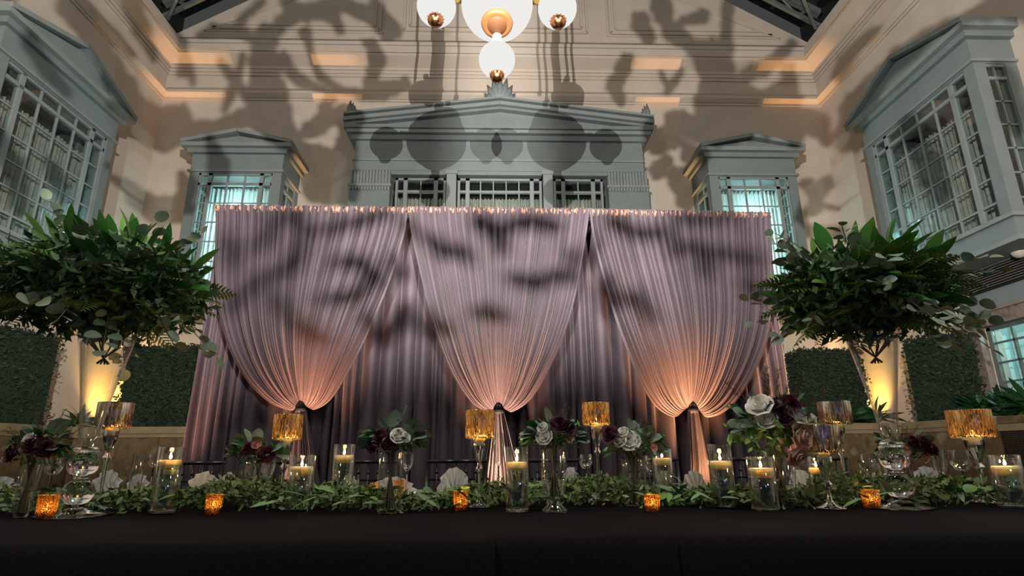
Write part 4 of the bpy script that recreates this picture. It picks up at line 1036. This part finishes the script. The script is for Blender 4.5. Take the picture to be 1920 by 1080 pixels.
bouquet(487, 862, 40, 2.5, 0, 'cyl', 'small burgundy bouquet with big grey leaves left of the gold goblet', [('wine', .04, .02, .035), ('wine', -.03, .04, .03), ('pink', .0, .06, .02)], (-.01, .03, .075), 1.6, 2, leafside=(1, .6))
bouquet(734, 848, 46, 2.15, 0, 'cyl', 'bouquet with one white bloom and long side leaves in a straight glass vase', [('white', .03, .055, .028), ('white', .055, .05, .018), ('wine', -.035, .05, .03), ('wine', -.06, .02, .026), ('wine', .0, .03, .028)], (.01, .045, .075), 1.5, 3)
bouquet(1037, 843, 48, 2.14, 0, 'cyl', 'bouquet with a white carnation and pink buds in a footed glass vase', [('white', -.035, .045, .030), ('wine', .02, .085, .034), ('wine', .05, .075, .03), ('pink', .055, .04, .018), ('pink', .015, .075, .018), ('white', -.04, .075, .02)], (.005, .05, .08), 1.45, 4, foot=True)
bouquet(1187, 862, 46, 2.35, 0, 'cyl', 'bouquet with three white roses and round leaves in a short glass vase', [('white', -.02, .07, .040), ('white', -.06, .075, .030), ('white', -.045, .105, .022), ('wine', -.095, .095, .036), ('pink', .07, .05, .02)], (.01, .055, .085), 1.35, 5)
bouquet(1458, 848, 62, 2.22, 0, 'taper', 'large bouquet of cream, blush and burgundy roses beside the silver goblets', [('white', -.09, .165, .048), ('white', -.07, .115, .036), ('white', .04, .13, .040), ('blush', .045, .055, .055), ('blush', .02, -.01, .042), ('wine', -.02, .125, .040), ('wine', .02, .175, .040), ('wine', -.05, .17, .03), ('white', .105, .12, .018)], (-.01, .095, .15), 1.15, 6)
bouquet(1688, 862, 42, 2.6, 0, 'cyl', 'burgundy and white bouquet behind the right tall vase', [('white', -.075, .05, .036), ('wine', .08, .06, .045), ('wine', .12, .04, .035), ('pink', -.015, .04, .026), ('pink', .075, .01, .024), ('wine', .03, .07, .035)], (.02, .05, .085), 1.5, 7)

# ================================================================ TALL VASES WITH GREENERY
def tall_vase(bpx, Ybase, discr, bulbs, cup, rimpx, label, mirror):
    p = at(bpx[0], bpx[1], Z=TT); Y = Ybase
    X = at(bpx[0], bpx[1], Y=Y).x
    rim = at(rimpx[0], rimpx[1], Y=Y); cupz = at(cup[0], cup[1], Y=Y).z-TT; H = rim.z-TT
    X = (X+at(cup[0], cup[1], Y=Y).x+rim.x)/3
    t = thing('trumpet_vase', label, 'vase', (X, Y, TT), 0, 'tall trumpet vases')
    pr = [(.001, 0), (discr*.97, 0), (discr, .004), (discr*.7, .010), (.035, .018), (.026, .024)]
    MB().lathe(pr+[(.001, .026)], 36).obj('foot', M['crystal'], t, smooth=True)
    z1 = .026; k = cupz
    b1 = [(.022, z1), (.046, z1+k*.16), (.052, z1+k*.26), (.040, z1+k*.38), (.020, z1+k*.46)]
    b2 = [(.020, z1+k*.46), (.026, z1+k*.50), (.046, z1+k*.62), (.050, z1+k*.72), (.038, z1+k*.84), (.026, z1+k*.90)]
    MB().lathe([(.001, z1)]+b1+b2[1:]+[(.001, z1+k*.91)], 32).obj('glass_bulbs', M['crystal'], t, smooth=True)
    MB().lathe([(.026, z1+k*.90), (.044, z1+k*.93), (.046, z1+k*.96), (.030, z1+k)], 32).obj('collar', M['crystal'], t, smooth=True)
    RR = .092
    cone = [(.028, z1+k*.98), (.032, z1+k+.04)]+[(.032+(RR-.032)*(i/12)**1.25, z1+k+.04+(H-z1-k-.04)*i/12) for i in range(1, 13)]
    MB().lathe(cone+[(a-.003, z) for a, z in cone[::-1][:-1]]+[(.001, z1+k*.99)], 40).obj('trumpet', M['glass'], t, smooth=True)
    return t, Vector((X, Y, rim.z))
tvl, rl = tall_vase((124, 966), 2.16, .115, None, (166, 852), (210, 632), 'tall clear trumpet vase at the left holding a greenery ball', 1)
tvr, rr_ = tall_vase((1714, 958), 2.16, .10, None, (1670, 842), (1620, 632), 'tall clear trumpet vase at the right holding a greenery ball', -1)
def greenery(cpx, rxpx, rzpx, Y, label, seed, rim):
    R_ = random.Random(seed); c = at(cpx[0], cpx[1], Y=Y); dep = (c-CAM).dot(fw)
    RX = rxpx/FOC*dep*.86; RZ = rzpx/FOC*dep*.95
    t = thing('greenery_arrangement', label, 'greenery', (c.x, Y, c.z), 0, None)
    mb = MB(); pts = []
    for k in range(5200):
        d = Vector((R_.gauss(0, 1), R_.gauss(0, 1), R_.gauss(0, 1))).normalized(); q = R_.uniform(.35, .93)
        pts.append((d.x*RX*q, d.y*RX*.85*q, d.z*RZ*q*.85))
    fill_leaves(mb, pts, .055, .36, R_); o = mb.obj('filler_leaves', M['fill'], t); o['kind'] = 'stuff'
    core = MB().lathe([(RX*.62*math.sin(PI*k/10)+1e-4, -RZ*.52*math.cos(PI*k/10)) for k in range(11)], 18); core.obj('moss_core', M['shrub'], t)
    for k in range(10):
        a = 2*PI*k/10; MB().tube([(math.cos(a)*RX*.2, math.sin(a)*RX*.2, -RZ*.3), (rim.x-c.x+.05*math.cos(a), rim.y-Y+.05*math.sin(a), rim.z-c.z-.03), (rim.x-c.x-.02*math.cos(a), rim.y-Y-.02*math.sin(a), rim.z-c.z-.10)], .003, 5).obj('stem', M['stem'], t)
    def shell(q0, q1, zlo=-1, zhi=1):
        while True:
            d = Vector((R_.gauss(0, 1), R_.gauss(0, 1)-.25, R_.gauss(0, 1))).normalized()
            if zlo <= d.z <= zhi: break
        q = R_.uniform(q0, q1); return d, Vector((d.x*RX*q, d.y*RX*.85*q, d.z*RZ*q))
    for k in range(100):
        d, b = shell(.58, .82, -.45, 1); put_leaf(LEAF_LANCE if k % 3 else LEAF_WIDE, 'glossy_leaf', t, b, d+Vector((R_.uniform(-.5, .5), R_.uniform(-.3, .3), R_.uniform(-.1, .5))), R_.uniform(.09, .15), None, R_)
    for s in range(30):                                   # eucalyptus branches, each a row of disc leaves
        d, b = shell(.55, .7, -.75, .9); g = d+Vector((0, 0, -.15)); L_ = R_.uniform(.14, .24)
        tip = b+g.normalized()*L_+Vector((0, 0, -.03))
        MB().tube([b, (b+tip)/2+Vector((0, 0, .015)), tip], .0018, 4).obj('branch', M['stem'], t)
        for j in range(6):
            q = (j+1)/6; pp = b.lerp(tip, q)
            for sgn in ((-1, 1) if j < 5 else (0,)):
                sd = g.cross(Vector((0, 0, 1))).normalized()*sgn
                put_leaf(LEAF_ROUND, 'eucalyptus_leaf', t, pp, g.normalized()*.6+sd+Vector((0, R_.uniform(-.3, .1), R_.uniform(-.4, .3))), R_.uniform(.040, .062), None, R_) if (s*11+j*2) < 400 and (j % 2 or R_.random() < .5) else None
    for k in range(56):
        d, b = shell(.45, .7, -.8, .5); d2 = Vector((d.x*1.4, d.y, d.z*.5)); put_leaf(FERN, 'fern_frond', t, b, d2, R_.uniform(.15, .22), R_.uniform(-.5, .5), R_)
greenery((200, 540), 232, 128, 2.16, 'broad greenery ball of glossy leaves, fern and eucalyptus on the left tall vase', 3, rl)
greenery((1616, 548), 190, 120, 2.16, 'dark greenery ball of glossy leaves, fern and eucalyptus on the right tall vase', 4, rr_)

# ================================================================ GARLAND
R_ = random.Random(99)
ga = thing('eucalyptus_garland', 'leafy eucalyptus garland laid along the whole black table', 'garland', (0, 2.4, TT))
mb = MB(); pts = []
for k in range(15000):
    x = R_.uniform(-2.75, 2.75); a = R_.random(); wv = .5+.5*math.sin(x*6+1)+.4*math.sin(x*14)
    hgt = (.070+.026*math.sin(x*5)+.018*math.sin(x*13+2)); y = R_.triangular(-.24, .42, 0); z = R_.random()**.7*hgt*max(.2, 1-(y/.36)**2)+.006
    pts.append((x, y+.04*math.sin(x*4), z))
fill_leaves(mb, pts, .030, .42, R_)
for v_i in range(len(mb.v)):
    if mb.v[v_i][2] < .001: mb.v[v_i] = (mb.v[v_i][0], mb.v[v_i][1], .001)
o = mb.obj('seeded_sprays', M['runner'], ga); o['kind'] = 'stuff'
for k in range(295):
    x = R_.uniform(-2.2, 2.2); y = R_.uniform(-.27, .14)+.04*math.sin(x*4); front = max(0, -y)
    z = .02+R_.uniform(.0, .055)*(1-front*2)
    d = Vector((R_.uniform(-1, 1), R_.uniform(-1, .1), R_.uniform(-.25, .45)))
    s = R_.uniform(.055, .105); 
    if z+d.normalized().z*s < .006: d.z = abs(d.z)*.3
    put_leaf(RUN_L if k % 4 else RUN_R, 'leaf', ga, (x, y, z+.012), d, s if k % 4 else s*.62, R_.uniform(-.7, .7), R_)

# ================================================================ HEDGES AND PLANTER SHRUBS
def hedge(x0, x1, y0, y1, z1, label, seed):
    r = random.Random(seed); cx, cy = (x0+x1)/2, (y0+y1)/2; hx, hy = (x1-x0)/2, (y1-y0)/2; H = z1-PZ
    t = thing('boxwood_hedge', label, 'hedge', (cx, cy, PZ-.06), 0, None)
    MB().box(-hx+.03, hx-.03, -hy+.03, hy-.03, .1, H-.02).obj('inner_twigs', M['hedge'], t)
    mb = MB(); pts = []
    for k in range(int(3600*(x1-x0+y1-y0)*.9)):
        a = r.random(); z = r.uniform(.0, H); 
        if a < .6: x, y = r.uniform(-hx, hx), -hy
        elif a < .72: x, y = -hx, r.uniform(-hy, hy)
        elif a < .84: x, y = hx, r.uniform(-hy, hy)
        else: x, y, z = r.uniform(-hx, hx), r.uniform(-hy, hy), H
        q = .035; pts.append((x+r.gauss(0, q), y+r.gauss(0, q)*.8, z+r.gauss(0, q)))
    pts = [(min(max(a, -hx-.08), hx+.08), min(max(b, -hy-.08), hy+.08), max(.10, c)) for a, b, c in pts]
    fill_leaves(mb, pts, .075, .6, r); o = mb.obj('leaves', M['hedge'], t); o['kind'] = 'stuff'
    for k in range(4): MB().tube([(-hx*.6+k*hx*.4, 0, -.03), (-hx*.6+k*hx*.4, 0, .3)], .03, 6).obj('trunk', M['stem'], t)
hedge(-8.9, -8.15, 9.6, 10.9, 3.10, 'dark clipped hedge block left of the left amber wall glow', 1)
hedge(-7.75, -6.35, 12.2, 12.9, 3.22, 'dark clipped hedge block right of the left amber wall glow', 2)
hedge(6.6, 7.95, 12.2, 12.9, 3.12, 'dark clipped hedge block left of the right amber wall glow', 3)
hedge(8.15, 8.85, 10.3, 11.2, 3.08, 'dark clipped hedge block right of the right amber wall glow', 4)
def shrub(x, y, z, s, label, seed, n=60):
    r = random.Random(seed); t = thing('planter_shrub', label, 'shrub', (x, y, z), 0, 'dark shrubs in the planters')
    MB().tube([(0, 0, -.05), (0, 0, .25*s)], .02, 6).obj('stem', M['stem'], t)
    for k in range(n):
        a = r.uniform(0, 6.28); e = r.uniform(-.1, 1.3); d = Vector((math.cos(a)*math.cos(e), math.sin(a)*math.cos(e), math.sin(e)))
        put_leaf(SHRUB, 'leaf', t, d*.05+Vector((0, 0, r.uniform(.05, .3)*s)), d, r.uniform(.35, .6)*s, None, r)
for k, (x, y, s) in enumerate([(8.4, 9.95, .75), (8.4, 9.45, .8), (8.4, 8.95, .8)]):
    shrub(x, y, PZ-.05, s, 'dark leafy shrub by the stone framed window, %s' % ['farthest of the row', 'middle of the row', 'nearest of the row'][k], k)
shrub(7.55, 11.4, PZ-.05, .8, 'spiky dark plant right of the right amber wall glow', 9, 40)
shrub(6.9, 11.35, PZ-.05, .6, 'low dark plant left of the right amber wall glow', 10, 40)
shrub(-7.9, 11.4, PZ-.05, .6, 'low dark plant under the left amber wall glow', 11, 40)
